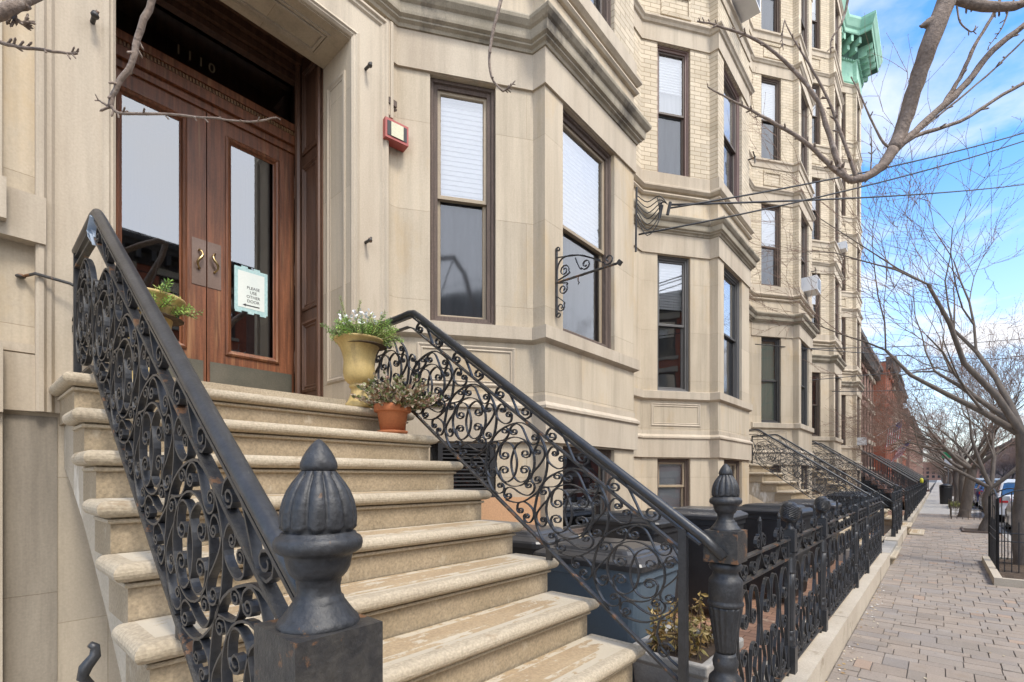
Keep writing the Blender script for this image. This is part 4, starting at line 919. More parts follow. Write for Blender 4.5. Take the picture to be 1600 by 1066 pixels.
# two large dark newels at each stoop entry beyond
def spiral_pts(cx, cz, r, a0, dr, turns=1.4, n=14):
    return [(cx + r*(1-.7*t)*math.cos(a0 + dr*2*math.pi*turns*t), cz + r*(1-.7*t)*math.sin(a0 + dr*2*math.pi*turns*t)) for t in [i/(n-1) for i in range(n)]]
def sc(pts_mid, s0=None, s1=None):
    a = list(reversed(spiral_pts(*s0))) if s0 else []; b = spiral_pts(*s1) if s1 else []
    P = ([a[-1]] if a else []) + pts_mid + ([b[0]] if b else [])
    o = []
    for i in range(len(P) - 1):
        p0, p1, p2, p3 = P[max(i-1, 0)], P[i], P[i+1], P[min(i+2, len(P)-1)]
        for q in range(3):
            t = q / 3; o.append(tuple(.5*((2*p1[k]) + (p2[k]-p0[k])*t + (2*p0[k]-5*p1[k]+4*p2[k]-p3[k])*t*t + (-p0[k]+3*p1[k]-3*p2[k]+p3[k])*t**3) for k in (0, 1)))
    o.append(P[-1])
    return a[:-1] + o + b[1:]
def fence_unit():        # one repeat, 0.40 wide, in (u, z)
    T = []
    for s_ in (-1, 1):
        F = lambda P: [(s_ * a, b) for a, b in P]
        T.append(F(sc([(.175, .52), (.19, .42), (.12, .30), (.03, .27)], (.115, .60, .055, -.3, 1, 1.3))))
        T.append(F(sc([(.01, .60), (.02, .78), (.07, .93), (.14, .96), (.18, .88), (.175, .80)], None, (.13, .80, .05, 0, -1, 1.3))))
        T.append(F(sc([(.02, .30), (.05, .42), (.10, .50), (.04, .62), (.015, .72)], (.075, .34, .04, 3.6, 1, 1.1))))
        T.append(F(sc([(.19, .27), (.15, .33), (.10, .45)], None, None)))
        T.append(F(sc([(.0, 1.13), (.06, 1.05), (.11, 1.02)], None, (.125, 1.065, .04, -1.6, 1, 1.2))))
        T.append(F(sc([(.0, 1.14), (.01, 1.19), (.04, 1.235)], None, (.055, 1.19, .036, 1.8, -1, 1.3))))
    T.append([(0, .27), (0, .58)])
    T.append([(.0, 1.14), (.0, 1.30)])
    return T
FU = fence_unit()
def fence_panel(y0, y1, label, group='wrought iron fence panels on the kerb'):
    p = thing('iron_fence_panel', label, 'fence', (XFN, (y0 + y1) / 2, .215), group=group)
    for z in (1.137, 1.012, .262): part('rail', MB().box((XFN - .018, y0, z - .006), (XFN + .018, y1, z + .006)), M['ironrust'], p)
    for y in (y0 + .03, y1 - .03): part('upright', MB().box((XFN - .013, y - .013, .215), (XFN + .013, y + .013, 1.16)), M['iron'], p)
    n = max(1, round((y1 - y0 - .06) / .47)); wu = (y1 - y0 - .06) / n
    for k in range(n):
        m = MB()
        for P in FU: m.ribbon([(a * wu / .40, z) for a, z in P], .007, .019)
        m.lathe([(.004, 1.29), (.010, 1.30), (.012, 1.31), (.007, 1.325), (.002, 1.335)], n=8)
        # ribbon built in XZ; turn into YZ
        m.v = [(-v[1] + XFN, v[0] + y0 + .03 + (k + .5) * wu, v[2]) for v in m.v]
        part('scroll_unit', m, M['iron'], p)
    return p
fence_panel(2.36, 3.74, 'scrolled iron fence panel nearest the camera, between newel and first post')
fence_panel(3.86, 4.97, 'scrolled iron fence panel between the two pine cone posts')
fence_panel(5.09, 7.19, 'long scrolled iron fence panel beyond the second pine cone post')
fence_panel(7.31, 8.39, 'short scrolled iron fence panel between the flat topped posts')
fence_panel(8.51, 10.85, 'last scrolled iron fence panel before the second stoop')
fence_panel(14.06, 15.94, 'dark iron fence panel just past the second stoop')
fence_panel(16.06, 17.35, 'dark iron fence panel ending at the third stoop')
def simple_panel(y0, y1, label):
    p = thing('iron_fence_panel', label, 'fence', (XFN, (y0 + y1) / 2, .215), group='far iron fence panels')
    for z in (1.137, .30): part('rail', MB().box((XFN - .018, y0, z - .01), (XFN + .018, y1, z + .01)), M['iron'], p)
    b = MB(); n = int((y1 - y0) / .13)
    for k in range(n):
        y = y0 + (k + .5) * (y1 - y0) / n; b.box((XFN - .009, y - .009, .2), (XFN + .009, y + .009, 1.25))
    part('pickets', b, M['iron'], p)
for y0, y1 in ((19.46, 21.44), (21.56, 23.54), (23.66, 25.64), (25.76, 27.74), (27.86, 29.94), (30.06, 32.94), (33.06, 35.94), (36.06, 38.94), (39.06, 41.94), (42.06, 45.94), (46.06, 49.94)):
    simple_panel(y0, y1, 'plain picket length of the far iron fence beyond the third stoop')
# open gate leaf and gate posts at the second stoop
gt = thing('iron_gate', 'small open iron gate leaf standing at the second stoop entry', 'gate', (-.95, 13.75, .2)); b = MB()
for z in (1.1, 1.0, .3): b.box((-1.7, 13.74, z - .01), (-.95, 13.76, z + .01))
for k in range(9): x = -1.68 + k * .09; b.box((x - .008, 13.742, .22), (x + .008, 13.758, 1.12))
part('bars', b, M['iron'], gt)
# curled iron finial left of the stoop
fi = thing('iron_finial', 'curled black iron picket head left of the near stoop', 'ironwork', (-1.8, .25, 0))
part('rod', MB().tube([(-1.8, .25, 0), (-1.8, .25, .98), (-1.80, .235, 1.0), (-1.79, .24, 1.03), (-1.80, .262, 1.055), (-1.80, .262, 1.08), (-1.80, .25, 1.09)], [.011, .011, .014, .017, .015, .012, .009], 8), M['iron'], fi, smooth=True)

# ---------------- bins ----------------
def bin_(x, y, rz, label, body='plastic', lid='lidgrey', w_=.60, d_=.72, h_=1.05):
    n = thing('wheelie_bin', label, 'bin', (x, y, 0), rz, 'wheeled rubbish bins in the front yard')
    def lp(name, mb, mat, **k): 
        return part(name, mb, mat, n, local=True, **k)
    rows = []
    for z, s_ in ((.10, .80), (.14, .82), (.5, .88), (h_ - .12, .96), (h_ - .115, 1.0), (h_ - .04, 1.0)):
        a, b, c = w_/2*s_, d_/2*s_, .05
        row = []
        for cx, cy, a0 in ((a-c, b-c, 0), (-a+c, b-c, 90), (-a+c, -b+c, 180), (a-c, -b+c, 270)):
            for q in (0, 30, 60, 90): row.append((cx + c*math.cos(R(a0+q)), cy + c*math.sin(R(a0+q)), z))
        rows.append(row)
    b_ = MB().grid(rows, closed=True); b_.face(rows[0][::-1])
    lp('body', b_, M[body])
    rib = MB()
    for xx in (-.5, 0, .5): rib.obox((w_/2*.9 + .004, d_/2*xx, .5), (.004, 0, 0), (0, .008, 0), (0.02, 0, .33))
    lp('rib', rib, M[body])
    rows = []
    for z, s_ in ((h_ - .055, 1.05), (h_ - .02, 1.07), (h_ - .005, 1.05), (h_ + .02, .92), (h_ + .028, .90), (h_ + .03, .80), (h_ + .05, .76), (h_ + .06, .70), (h_ + .062, .3), (h_ + .062, .01)):
        a, b, c = w_/2*s_, d_/2*s_, min(.06, w_/2*s_*.5)
        row = []
        for cx, cy, a0 in ((a-c, b-c, 0), (-a+c, b-c, 90), (-a+c, -b+c, 180), (a-c, -b+c, 270)):
            for q in (0, 30, 60, 90): row.append((cx + c*math.cos(R(a0+q)), cy + c*math.sin(R(a0+q)), z))
        rows.append(row)
    l_ = MB().grid(rows, closed=True); lid_ = lp('lid', l_, M[lid])
    hd = MB().tube([(-.2, d_/2 + .03, h_ - .06), (-.2, d_/2 + .09, h_ - .04), (.2, d_/2 + .09, h_ - .04), (.2, d_/2 + .03, h_ - .06)], .014, 8); lp('handle', hd, M[lid])
    for s_ in (-1, 1):
        wl = MB(); rows = [[(s_*(w_/2 - .02) + o, d_/2 - .06 + r*math.cos(2*math.pi*j/20), .125 + r*math.sin(2*math.pi*j/20)) for j in range(20)] for o, r in ((-.025, .02), (-.025, .11), (-.02, .125), (.02, .125), (.025, .11), (.025, .02))]
        wl.grid(rows, closed=True); lp('wheel', wl, M['rubber'])
    return n
bin_(-1.72, 2.98, R(90), 'slate blue wheeled bin nearest the stair railing', 'bluebin', 'lidgrey', .66, .78, 1.05)
bin_(-2.55, 3.02, R(95), 'black bin behind the blue bin, against the bay', 'plastic', 'lidgrey', .6, .72, 1.10)
bin_(-2.30, 4.55, R(88), 'black lidded bin in the middle of the yard below the bay window', 'plastic', 'plastic', .64, .75, 1.15)
bin_(-2.05, 5.75, R(92), 'black bin second from the second bay', 'plastic', 'lidgrey', .64, .75, 1.15)
bin_(-1.62, 7.0, R(85), 'black bin with ridged lid seen between newel and pine cone post', 'plastic', 'plastic', .66, .80, 1.15)
bin_(-1.65, 9.6, R(90), 'dark bin in front of the second stoop', 'plastic', 'lidgrey', .66, .78, 1.12)
bin_(-1.7, 14.6, R(90), 'distant black bin just past the second stoop', 'plastic', 'plastic', .66, .78, 1.12)
bin_(-1.75, 16.0, R(90), 'distant black bin beside the third stoop', 'plastic', 'lidgrey', .66, .78, 1.12)
pb = MB().box((-2.98, 3.43, -.02), (-2.95, 4.3, 1.42))
pb = MB(); a, b = Vector((XF, 2.527)) + SD*.55, Vector((XF, 2.527)) + SD*1.20; nn = Vector((SD.y, -SD.x))
pb.obox((((a+b)/2).x + nn.x*.06, ((a+b)/2).y + nn.y*.06, .68), (SD.x*.40, SD.y*.40, 0), (nn.x*.015, nn.y*.015, 0), (0, 0, .70)); tag(part('painted_board', pb, M['peach']), 'peach painted board leaning against the foot of the bay behind the bins', 'board')
# louvred black shutter in front of the basement window on the bay side
sh = thing('louvred_shutter', 'black louvred shutter leaning under the bay, seen through the railing', 'shutter', (-3.1, 2.9, 0)); m = MB()
a = Vector((XF, 2.527)) + SD*.35 + nn*.04
for k in range(26):
    z = .95 + k*.034; c = a + SD*.25
    m.obox((c.x, c.y, z), (SD.x*.23, SD.y*.23, 0), (nn.x*.012, nn.y*.012, -.010), (nn.x*.002, nn.y*.002, .003))
part('louvres', m, M['black'], sh); m = MB(); m.frame((a.x - 0, a.y, 0), (SD.x, SD.y, 0), (nn.x, nn.y, 0), 0, .5, .9, 1.86, [(0, -.015), (0, .02), (.04, .02), (.04, -.015)]); part('shutter_frame', m, M['black'], sh)
# ---------------- pots and plants ----------------
def leaf(m, c, d, l, w_, up=None):
    d = Vector(d).normalized(); s_ = d.cross(Vector(up) if up else Vector((rnd.uniform(-1, 1), rnd.uniform(-1, 1), rnd.uniform(-1, 1))))
    if s_.length < 1e-3: s_ = d.orthogonal()
    s_.normalize(); c = Vector(c); n_ = d.cross(s_) * w_ * .25
    m.face([c, c + d*l*.5 + s_*w_*.5 + n_, c + d*l]); m.face([c, c + d*l, c + d*l*.5 - s_*w_*.5 + n_])
def urn(x, y, zb, label, s_=1.0):
    u = thing('urn_planter', label, 'urn', (x, y, zb))
    pr = [(.105, 0), (.108, .015), (.106, .035), (.095, .045), (.085, .065), (.072, .10), (.064, .135), (.062, .155), (.072, .162), (.080, .172), (.078, .184), (.068, .19), (.085, .202), (.108, .225), (.120, .255), (.126, .29), (.124, .33), (.121, .37), (.124, .41), (.134, .455), (.150, .495), (.170, .525), (.186, .543), (.194, .55), (.197, .558), (.194, .566), (.186, .568), (.175, .56), (.15, .54), (.01, .535)]
    pr = [(r * s_, z * s_ * .98) for r, z in pr]
    part('bowl', MB().lathe([p for p in pr], (x, y, zb), 48), M['urn'], u, smooth=True)
    return u
def fir(name, label, x, y, z, n, spread, tall, ribbon=True):
    t = thing(name, label, 'plant', (x, y, z)); m = MB(); st_ = MB()
    for i in range(n):
        a = rnd.uniform(0, 6.283); el = rnd.uniform(.1, 1.1); ln = rnd.uniform(.16, .30) * spread
        d = Vector((math.cos(a)*math.cos(el), math.sin(a)*math.cos(el), math.sin(el))); p0 = Vector((x, y, z)) + Vector((math.cos(a), math.sin(a), 0))*rnd.uniform(0, .12)*spread
        g_ = rnd.choice([(.9, 1.1, .8, 1), (1.5, 1.5, 1.0, 1), (.7, .95, .7, 1), (1.9, 1.8, 1.3, 1), (1.3, 1.6, .8, 1)]); m.cc = g_
        st_.tube([p0, p0 + d*ln], [.0035, .0015], 4)
        K = int(ln / .0045)
        for k in range(K):
            q = p0 + d*ln*(.12 + .9*k/K); sd_ = d.orthogonal().normalized(); sd_ = Matrix.Rotation(k*2.4, 3, d) @ sd_
            leaf(m, q, (sd_*1.0 + d*.7), rnd.uniform(.018, .030), .0075)
        for b_ in range(rnd.randint(0, 3)):
            q = p0 + d*ln*rnd.uniform(.3, .7); sd_ = Matrix.Rotation(rnd.uniform(0, 6.28), 3, d) @ d.orthogonal().normalized(); dd = (d + sd_*.8).normalized(); l2 = ln*.4
            st_.tube([q, q + dd*l2], [.0025, .001], 4)
            for k in range(int(l2/.005)):
                s2 = Matrix.Rotation(k*2.4, 3, dd) @ dd.orthogonal().normalized(); leaf(m, q + dd*l2*(.1 + .9*k*.005/l2), s2 + dd*.7, rnd.uniform(.014, .022), .004)
    for (dx_, dy_, l_) in tall:
        d = Vector((dx_, dy_, 1)).normalized(); p0 = Vector((x - .06, y - .06, z)); st_.tube([p0, p0 + d*l_], [.005, .002], 5); m.cc = (1.2, 1.3, .9, 1)
        for k in range(int(l_/.004)):
            s2 = Matrix.Rotation(k*2.4, 3, d) @ d.orthogonal().normalized(); leaf(m, p0 + d*l_*(.15 + .85*k*.004/l_), s2 + d*1.2, .022, .004)
    m.cc = None
    part('needles', m, M['leafA'], t); part('stems', st_, M['stem'], t)
    so_ = MB().lathe([(.15, 0), (.10, .02), (.001, .03)], (x, y, z - .03), 16); part('soil', so_, M['soil'], t)
    return t
urn(-3.08, 1.88, 2.047, 'tan glazed urn by the right door jamb, beside the far railing', .87)
fir('fir_cuttings', 'green fir cuttings and ribbon filling the urn by the far railing', -3.04, 1.90, 2.51, 75, .80, [(-.25, -.15, .34), (.1, .15, .30)])
fr_ = MB()
for k in range(60):
    a = rnd.uniform(0, 6.28); rr = rnd.uniform(.05, .2); leaf(fr_, (-3.02 + rr*math.cos(a), 1.84 + rr*math.sin(a)*.7, 2.62 + rnd.uniform(0, .06)), (rnd.uniform(-1, 1), rnd.uniform(-1, 1), rnd.uniform(0, 1)), .03, .02)
tag(part('silver_foil', fr_, M['white']), 'silvery foil curls among the fir cuttings of the far urn', 'decoration')
urn(-3.30, .70, 2.047, 'tan urn half hidden behind the near railing, left of the doors', .92)
fir('fir_cuttings', 'mixed green cuttings in the urn behind the near railing', -3.28, .72, 2.47, 32, .68, [(.1, -.1, .2)])
tp = thing('terracotta_pot', 'round terracotta pot and saucer on the second step beside the railing', 'flower pot', (-2.83, 1.99, 1.857)); px, py = -2.83, 1.985
part('pot', MB().lathe([(.075, .012), (.08, .012), (.103, .145), (.106, .148), (.122, .15), (.126, .155), (.126, .195), (.122, .2), (.112, .2), (.108, .175), (.001, .172)], (px, py, 1.857), 40), M['terracotta'], tp, smooth=True)
part('saucer', MB().lathe([(.085, 0), (.098, .003), (.105, .02), (.10, .022), (.09, .012), (.001, .012)], (px, py, 1.857), 32), M['terracotta'], tp, smooth=True)
sh_ = thing('bushy_potted_plant', 'bushy small leaved cream, pink and green plant in the terracotta pot', 'plant', (px, py, 2.03)); m = MB(); st_ = MB()
for i in range(100):
    a = rnd.uniform(0, 6.283); el = rnd.uniform(.10, 1.35); ln = rnd.uniform(.10, .235); d = Vector((math.cos(a)*math.cos(el)*1.15, math.sin(a)*math.cos(el)*1.15, math.sin(el)))
    if i < 5: ln = .30; d = Vector((rnd.uniform(.2, .9), rnd.uniform(.2, .9), .12)).normalized()
    p0 = Vector((px, py, 2.03)) + Vector((d.x, d.y, 0))*.05; st_.tube([p0, p0 + d*ln], [.002, .001], 4)
    for k in range(26):
        c = rnd.choice([(.14, .18, .06), (.28, .30, .12), (.52, .45, .28), (.46, .27, .20), (.34, .20, .12), (.18, .22, .08), (.62, .54, .40), (.5, .4, .3)]); m.cc = (*c, 1)
        q = p0 + d*ln*rnd.uniform(.25, 1.05); leaf(m, q, (d + Vector((rnd.uniform(-1, 1), rnd.uniform(-1, 1), rnd.uniform(-.6, .8)))), rnd.uniform(.024, .044), rnd.uniform(.016, .028))
m.cc = None; part('leaves', m, M['leafB'], sh_); part('stems', st_, M['stem'], sh_); part('soil', MB().lathe([(.105, 0), (.001, .01)], (px, py, 2.028), 16), M['soil'], sh_)
# concrete trough with a dead plant
tr_ = thing('stone_trough', 'pale rectangular trough planter behind the foot of the far railing', 'planter', (-1.13, 2.86, 0)); m = MB()
tx, ty = -1.13, 2.86
for (z, s_) in ((0, 0),): pass
rows = []
for z, a, b in ((0, .17, .24), (.50, .205, .285), (.52, .22, .30), (.525, .235, .315), (.58, .235, .315), (.582, .225, .305), (.582, .19, .27), (.54, .185, .265)):
    rows.append([(tx - a, ty - b, z), (tx + a, ty - b, z), (tx + a, ty + b, z), (tx - a, ty + b, z)])
m.grid(rows, closed=True); m.face(rows[-1]); part('trough', m, M['concrete'], tr_, bevel=.01)
sw_ = MB()
for s2 in (-1, 1): sw_.ribbon(spiral_pts(s2*.06, .0, .05, 0, s2, 1.2), .012, .01)
sw_.v = [(tx + .2 + v[1], ty + v[0], .24 + v[2]) for v in sw_.v]; part('relief', sw_, M['concrete'], tr_)
dl = thing('dead_plant', 'withered yellow brown plant standing in the trough', 'plant', (tx, ty, .43)); m = MB(); st_ = MB()
for i in range(34):
    x0, y0 = tx + rnd.uniform(-.13, .13), ty + rnd.uniform(-.2, .2); hh = rnd.uniform(.12, .34); d = Vector((rnd.uniform(-.25, .25), rnd.uniform(-.25, .25), 1)).normalized(); p0 = Vector((x0, y0, .54)); st_.tube([p0, p0 + d*hh], [.003, .0015], 4)
    for k in range(15):
        m.cc = (*rnd.choice([(.50, .34, .10), (.38, .24, .07), (.58, .44, .18), (.26, .16, .06), (.32, .26, .08)]), 1)
        q = p0 + d*hh*rnd.uniform(.15, 1); leaf(m, q, (rnd.uniform(-1, 1), rnd.uniform(-1, 1), rnd.uniform(-1.2, .6)), rnd.uniform(.03, .07), rnd.uniform(.014, .026))
m.cc = None; part('leaves', m, M['leafB'], dl); part('stems', st_, M['stem'], dl); part('soil', MB().box((tx - .18, ty - .26, .50), (tx + .18, ty + .26, .55)), M['soil'], dl)
# ---------------- fittings on the facade ----------------
al = thing('alarm_strobe', 'red framed cream alarm strobe box on the wall by the bay', 'alarm', (XF, 2.45, 4.42)); ang = R(-10)
nv = Vector((math.cos(ang), math.sin(ang), 0)); tv = Vector((-math.sin(ang), math.cos(ang), 0)); c = Vector((XF + .06, 2.46, 4.47))
part('housing', MB().obox(c, nv*.05, tv*.105, (0, 0, .082)), M['red'], al, bevel=.008); part('lens', MB().obox(c + nv*.052, nv*.006, tv*.055, (0, 0, .058)), M['lens'], al); part('side_shade', MB().obox(c + nv*.0505, nv*.003, tv*.088, (0, 0, .06)), M['black'], al)
ht = thing('alarm_hood', 'small dark bracket stub on the wall just above the red alarm box', 'bracket', (XF, 2.43, 4.72)); part('stub', MB().obox((XF + .03, 2.445, 4.74), (.03, 0, 0), (0, .04, 0), (0, 0, .025)).tube([(XF + .03, 2.47, 4.70), (XF + .06, 2.475, 4.69)], .012, 8), M['oldwood'], ht)
# scroll sign bracket on the front of the bay
sbk = thing('scroll_sign_bracket', 'empty black wrought iron sign bracket on the corner of the nearest bay', 'sign bracket', (XB, 3.69, 3.4)); yb_ = 3.69
bx = XB
m = MB(); m.ribbon([(bx + .012, 3.06), (bx + .012, 3.69)], .014, .022, yb_); part('back_plate', m, M['ironrust'], sbk)
m = MB().tube([(bx, yb_, 3.37), (bx + .66, yb_, 3.37)], .011, 8); m.obox((bx + .665, yb_, 3.37), (.014, 0, .014), (0, .012, 0), (-.014, 0, .014)); part('arm', m, M['ironrust'], sbk)
def RB(P): 
    m = MB().ribbon([(bx + a, 3.37 + b) for a, b in P], .008, .014, yb_); part('scroll', m, M['iron'], sbk)
RB(sc([(.02, .04), (.03, .16), (.11, .215), (.30, .17), (.50, .05)], None, (.56, .06, .05, 3.4, 1, 1.2)))
RB([(.01, .235), (.25, .19), (.48, .075)]); RB(sc([(.03, .02), (.15, .05)], None, (.10, .09, .055, -.3, 1, 1.4)))
RB(sc([(.22, .17), (.27, .06)], None, (.33, .085, .05, 3.6, 1, 1.3))); RB(sc([(.03, -.01), (.13, -.03)], None, (.085, -.075, .05, .6, -1, 1.3))); RB(sc([(.02, -.13), (.10, -.2)], None, (.06, -.235, .045, .5, -1, 1.3)))
RB(sc([], None, (.03, .305, .025, 3.1, -1, 1.0))); RB(sc([], None, (.035, -.30, .03, 3.1, 1, 1.0)))
m = MB().tube([(bx + .25, yb_, 3.36), (bx + .25, yb_, 3.325), (bx + .262, yb_, 3.31), (bx + .25, yb_, 3.295)], .005, 6); part('eye_hook', m, M['ironrust'], sbk)
def ac(x, y, z, label, s_=1, rz=0):
    a = thing('window_air_conditioner', label, 'air conditioner', (x, y, z), rz, 'window air conditioners')
    part('case', MB().box((-.05, -.27*s_, 0), (.32*s_, .27*s_, .36*s_)), M['white'], a, local=True, bevel=.012)
    g_ = MB()
    for k in range(9): g_.box((.32*s_, -.22*s_, .04 + k*.033*s_), (.325*s_, .22*s_, .055 + k*.033*s_))
    part('grille', g_, M['grey'], a, local=True)
ac(XB, 14.95, 6.44, 'white air conditioner in the second floor front window of the third bay'); ac(XB, 20.9, 9.66, 'white air conditioner high on the fourth bay', .7); ac(XB, 26.3, 2.98, 'low white air conditioner on the farthest pale bay', .9); ac(XB, 8.95, 9.66, 'white air conditioner at the top edge of view on the second bay', 1.1)

for (hx, hy, hz_, lb) in ((XB, 9.78, 7.5, 'forked iron wall hook high on the second bay'), (XB, 15.75, 7.3, 'forked iron wall hook high on the third bay'), (XB, 15.75, 10.7, 'topmost forked iron wall hook on the third bay')):
    t_ = thing('wall_hook', lb, 'hook', (hx, hy, hz_)); m = MB().tube([(hx, hy, hz_), (hx + .12, hy, hz_)], .014, 6); m.tube([(hx + .11, hy - .09, hz_ + .07), (hx + .12, hy, hz_), (hx + .11, hy + .09, hz_ + .06)], .012, 6); m.tube([(hx + .12, hy, hz_), (hx + .12, hy, hz_ - .11)], .011, 6); part('hook', m, M['ironrust'], t_)
# ---------------- trees ----------------
def grow(m, p, d, ln, r, depth, rg, tw, bias, buds=None, nseg=4, spread=.55, minr=.0022):
    """tapered limb with side shoots; tw collects fine twigs"""
    pts = [p.copy()]; rad = [r]; cur = p.copy(); dd = d.normalized(); kids = []
    for i in range(nseg):
        dd = (dd + Vector((rg.gauss(0, .13), rg.gauss(0, .13), rg.gauss(0, .10))) + bias * .06).normalized()
        cur = cur + dd * ln / nseg; pts.append(cur.copy()); rad.append(r * (1 - .55 * (i + 1) / nseg))
        kids.append((cur.copy(), dd.copy(), rad[-1], i))
    (m if r > .011 else tw).tube(pts, rad, 9 if r > .05 else (6 if r > .015 else 3), caps=False)
    if buds is not None and depth <= 1:
        for q in pts[1:]:
            tw.tube([q, q + Vector((rg.gauss(0, 1), rg.gauss(0, 1), rg.gauss(.5, 1))).normalized() * .03], [.005, .001], 3, caps=False)
    if depth <= 0: return
    for cur, dd, rr, i in kids:
        n = 2 if i == nseg - 1 else rg.choice((0, 1, 1)) if depth < 4 else rg.choice((0, 0, 1, 1))
        for k in range(n):
            ax = dd.orthogonal().normalized(); ax = Matrix.Rotation(rg.uniform(0, 6.283), 3, dd) @ ax
            s_ = spread * rg.uniform(.6, 1.35); nd = (dd * math.cos(s_) + ax * math.sin(s_)).normalized()
            grow(m, cur, nd, ln * rg.uniform(.55, .82), max(minr, rr * rg.uniform(.5, .78)), depth - 1, rg, tw, bias, buds, nseg, spread, minr)
def tree(label, x, y, seed, H=2.0, r=.13, depth=5, lean=(0, 0, 1), limbs=4, L0=2.2, group='bare street trees', spread=.55, minr=.003, up=.9, limbdirs=None):
    rg = random.Random(seed); t = thing('bare_street_tree', label, 'tree', (x, y, 0), group=group)
    m, tw = MB(), MB(); le = Vector(lean).normalized()
    pts = [Vector((x, y, -.05)), Vector((x, y, .12)), Vector((x, y, 0)) + le*H*.35 + Vector((rg.gauss(0, .03), 0, 0)), Vector((x, y, 0)) + le*H*.7 + Vector((rg.gauss(0, .05), rg.gauss(0, .05), 0)), Vector((x, y, 0)) + le*H]
    tk = MB().tube(pts, [r*1.35, r*1.1, r, r*.93, r*.88], 14, caps=False); part('trunk', tk, M['bark'], t, smooth=True)
    dirs = limbdirs or [(math.cos(a0), math.sin(a0), rg.uniform(.7, 1.3)*up) for a0 in [2*math.pi*(i + rg.uniform(-.2, .2))/limbs for i in range(limbs)]]
    for d in dirs: grow(m, pts[-1] - le*.05, Vector(d), L0*rg.uniform(.85, 1.15), r*.50, depth, rg, tw, Vector((0, 0, .5)), True, spread=spread, minr=minr)
    part('limbs', m, M['bark'], t, smooth=True); part('twigs', tw, M['twig'], t)
    print('tree', len(tw.f) + len(m.f)); return t
T1 = tree('bare tree in the stone edged bed at the right edge', 1.08, 11.9, 11, H=2.3, r=.118, depth=4, limbs=4, L0=2.9, minr=.0045, limbdirs=[(-.7, .6, .8), (-.3, 1.0, .9), (.5, -.2, 1.2), (-.4, -.2, 1.3), (.3, .8, 1.0)])
T2 = tree('slim bare tree with a twisted forked trunk, second along the pavement', 1.0, 19.6, 23, H=1.3, r=.12, depth=5, L0=2.0, lean=(.1, 0, 1), limbdirs=[(-.35, .1, 1.1), (.9, 0, .9), (-.9, -.3, .6), (0, .8, 1.2)])
T3 = tree('bare tree with a leaning trunk inside the low fenced bed', .75, 26.0, 37, H=1.9, r=.17, depth=5, L0=2.3, lean=(.12, 0, 1), limbs=5)
for i, (x, y, sd_, lb) in enumerate(((.95, 34, 5, 'bare tree near the street name sign'), (.9, 43, 6, 'bare tree a little beyond the street name sign'), (.9, 54, 8, 'small far bare tree over the distant pavement'), (.9, 68, 9, 'smallest far bare tree closing the pavement view'))):
    tree(lb, x, y, sd_, H=2.0, r=.16, depth=4, limbs=5, L0=2.6, minr=.008)
for i, (y, src) in enumerate(((86, T3), (110, T3))): dup(src, (.9, y, 0), rz=1.0 + i, label='hazy crown of bare twigs among the farthest street trees')
for i, y in enumerate((30, 41, 53, 66, 84)): dup((T2, T3)[i % 2], (11.9, y, 0), rz=2.0 + i, label='bare tree on the far side of the street', group='trees across the street')
# overhanging near tree: trunk stands right of the view, limbs droop across it
nt_ = thing('overhanging_tree', 'near tree whose drooping grey limb and twigs hang before the sky', 'tree', (1.75, 2.9, 0))
def at(px, py, d):
    u = (px - 800) / 762; v = (746 - py) / 762; c, s_ = math.cos(R(41.2)), math.sin(R(41.2))
    return Vector(((u*c - s_)*d, (u*s_ + c)*d, EYE + v*d))
crown = Vector((1.55, 2.9, 4.6))
part('trunk', MB().tube([(1.75, 2.9, -.1), (1.75, 2.9, .3), (1.72, 2.95, 1.5), (1.62, 2.9, 3.0), crown], [.2, .16, .145, .13, .11], 16), M['bark_near'], nt_, smooth=True)
rg = random.Random(5); LM, TW = MB(), MB()
def smooth(P, k=4):
    o = []
    for i in range(len(P) - 1):
        p0, p1, p2, p3 = P[max(i-1, 0)], P[i], P[i+1], P[min(i+2, len(P)-1)]
        for q in range(k):
            t = q / k; o.append(.5*((2*p1) + (p2-p0)*t + (2*p0-5*p1+4*p2-p3)*t*t + (-p0+3*p1-3*p2+p3)*t**3))
    o.append(P[-1]); return o
def limb(P, r0, r1, shoots=0, target=None, n=10, knob=.10):
    target = target if target is not None else (LM if r0 > .012 else TW)
    Q = smooth([Vector(p) for p in P]); K = len(Q)
    Q = [q + Vector((rg.gauss(0, 1), rg.gauss(0, 1), rg.gauss(0, 1))) * min(r0, .012) * .12 for q in Q]
    rr = [(r0 + (r1 - r0) * i / (K - 1)) * (1 + (rg.uniform(-.5, 1) * (knob if r0 < .03 else .03))) for i in range(K)]
    target.tube(Q, rr, n)
    for i in range(shoots):
        j = rg.randrange(2, K); d = (Q[j] - Q[j-1]).normalized(); ax = Matrix.Rotation(rg.uniform(0, 6.28), 3, d) @ d.orthogonal().normalized(); dd = (d*.9 + ax).normalized()
        r3 = min(rr[j]*.45 + .001, .004); l_ = rr[j] + r3 * rg.uniform(3, 6) + .006; TW.tube([Q[j], Q[j] + dd*l_*.65, Q[j] + dd*l_*.8, Q[j] + dd*l_], [r3, r3*.9, r3*1.05, r3*.2], 6)
    return Q
D = 2.3
A = lambda pts, d=D, dd=0: [at(p[0], p[1], d + dd*i/max(1, len(pts)-1)) for i, p in enumerate(pts)]
top = at(1500, -60, 2.2)
limb([crown, Vector((1.35, 3.3, 4.7)), at(1700, -260, 2.5), at(1560, -170, 2.25), top, at(1480, 0, 2.2), at(1455, 60, 2.2), at(1432, 130, 2.25), at(1412, 195, 2.3), at(1395, 235, 2.3)], .052, .027, 4, n=14)
limb(A([(1395, 235), (1378, 260), (1355, 275), (1330, 283)]), .026, .015, 3, n=12)
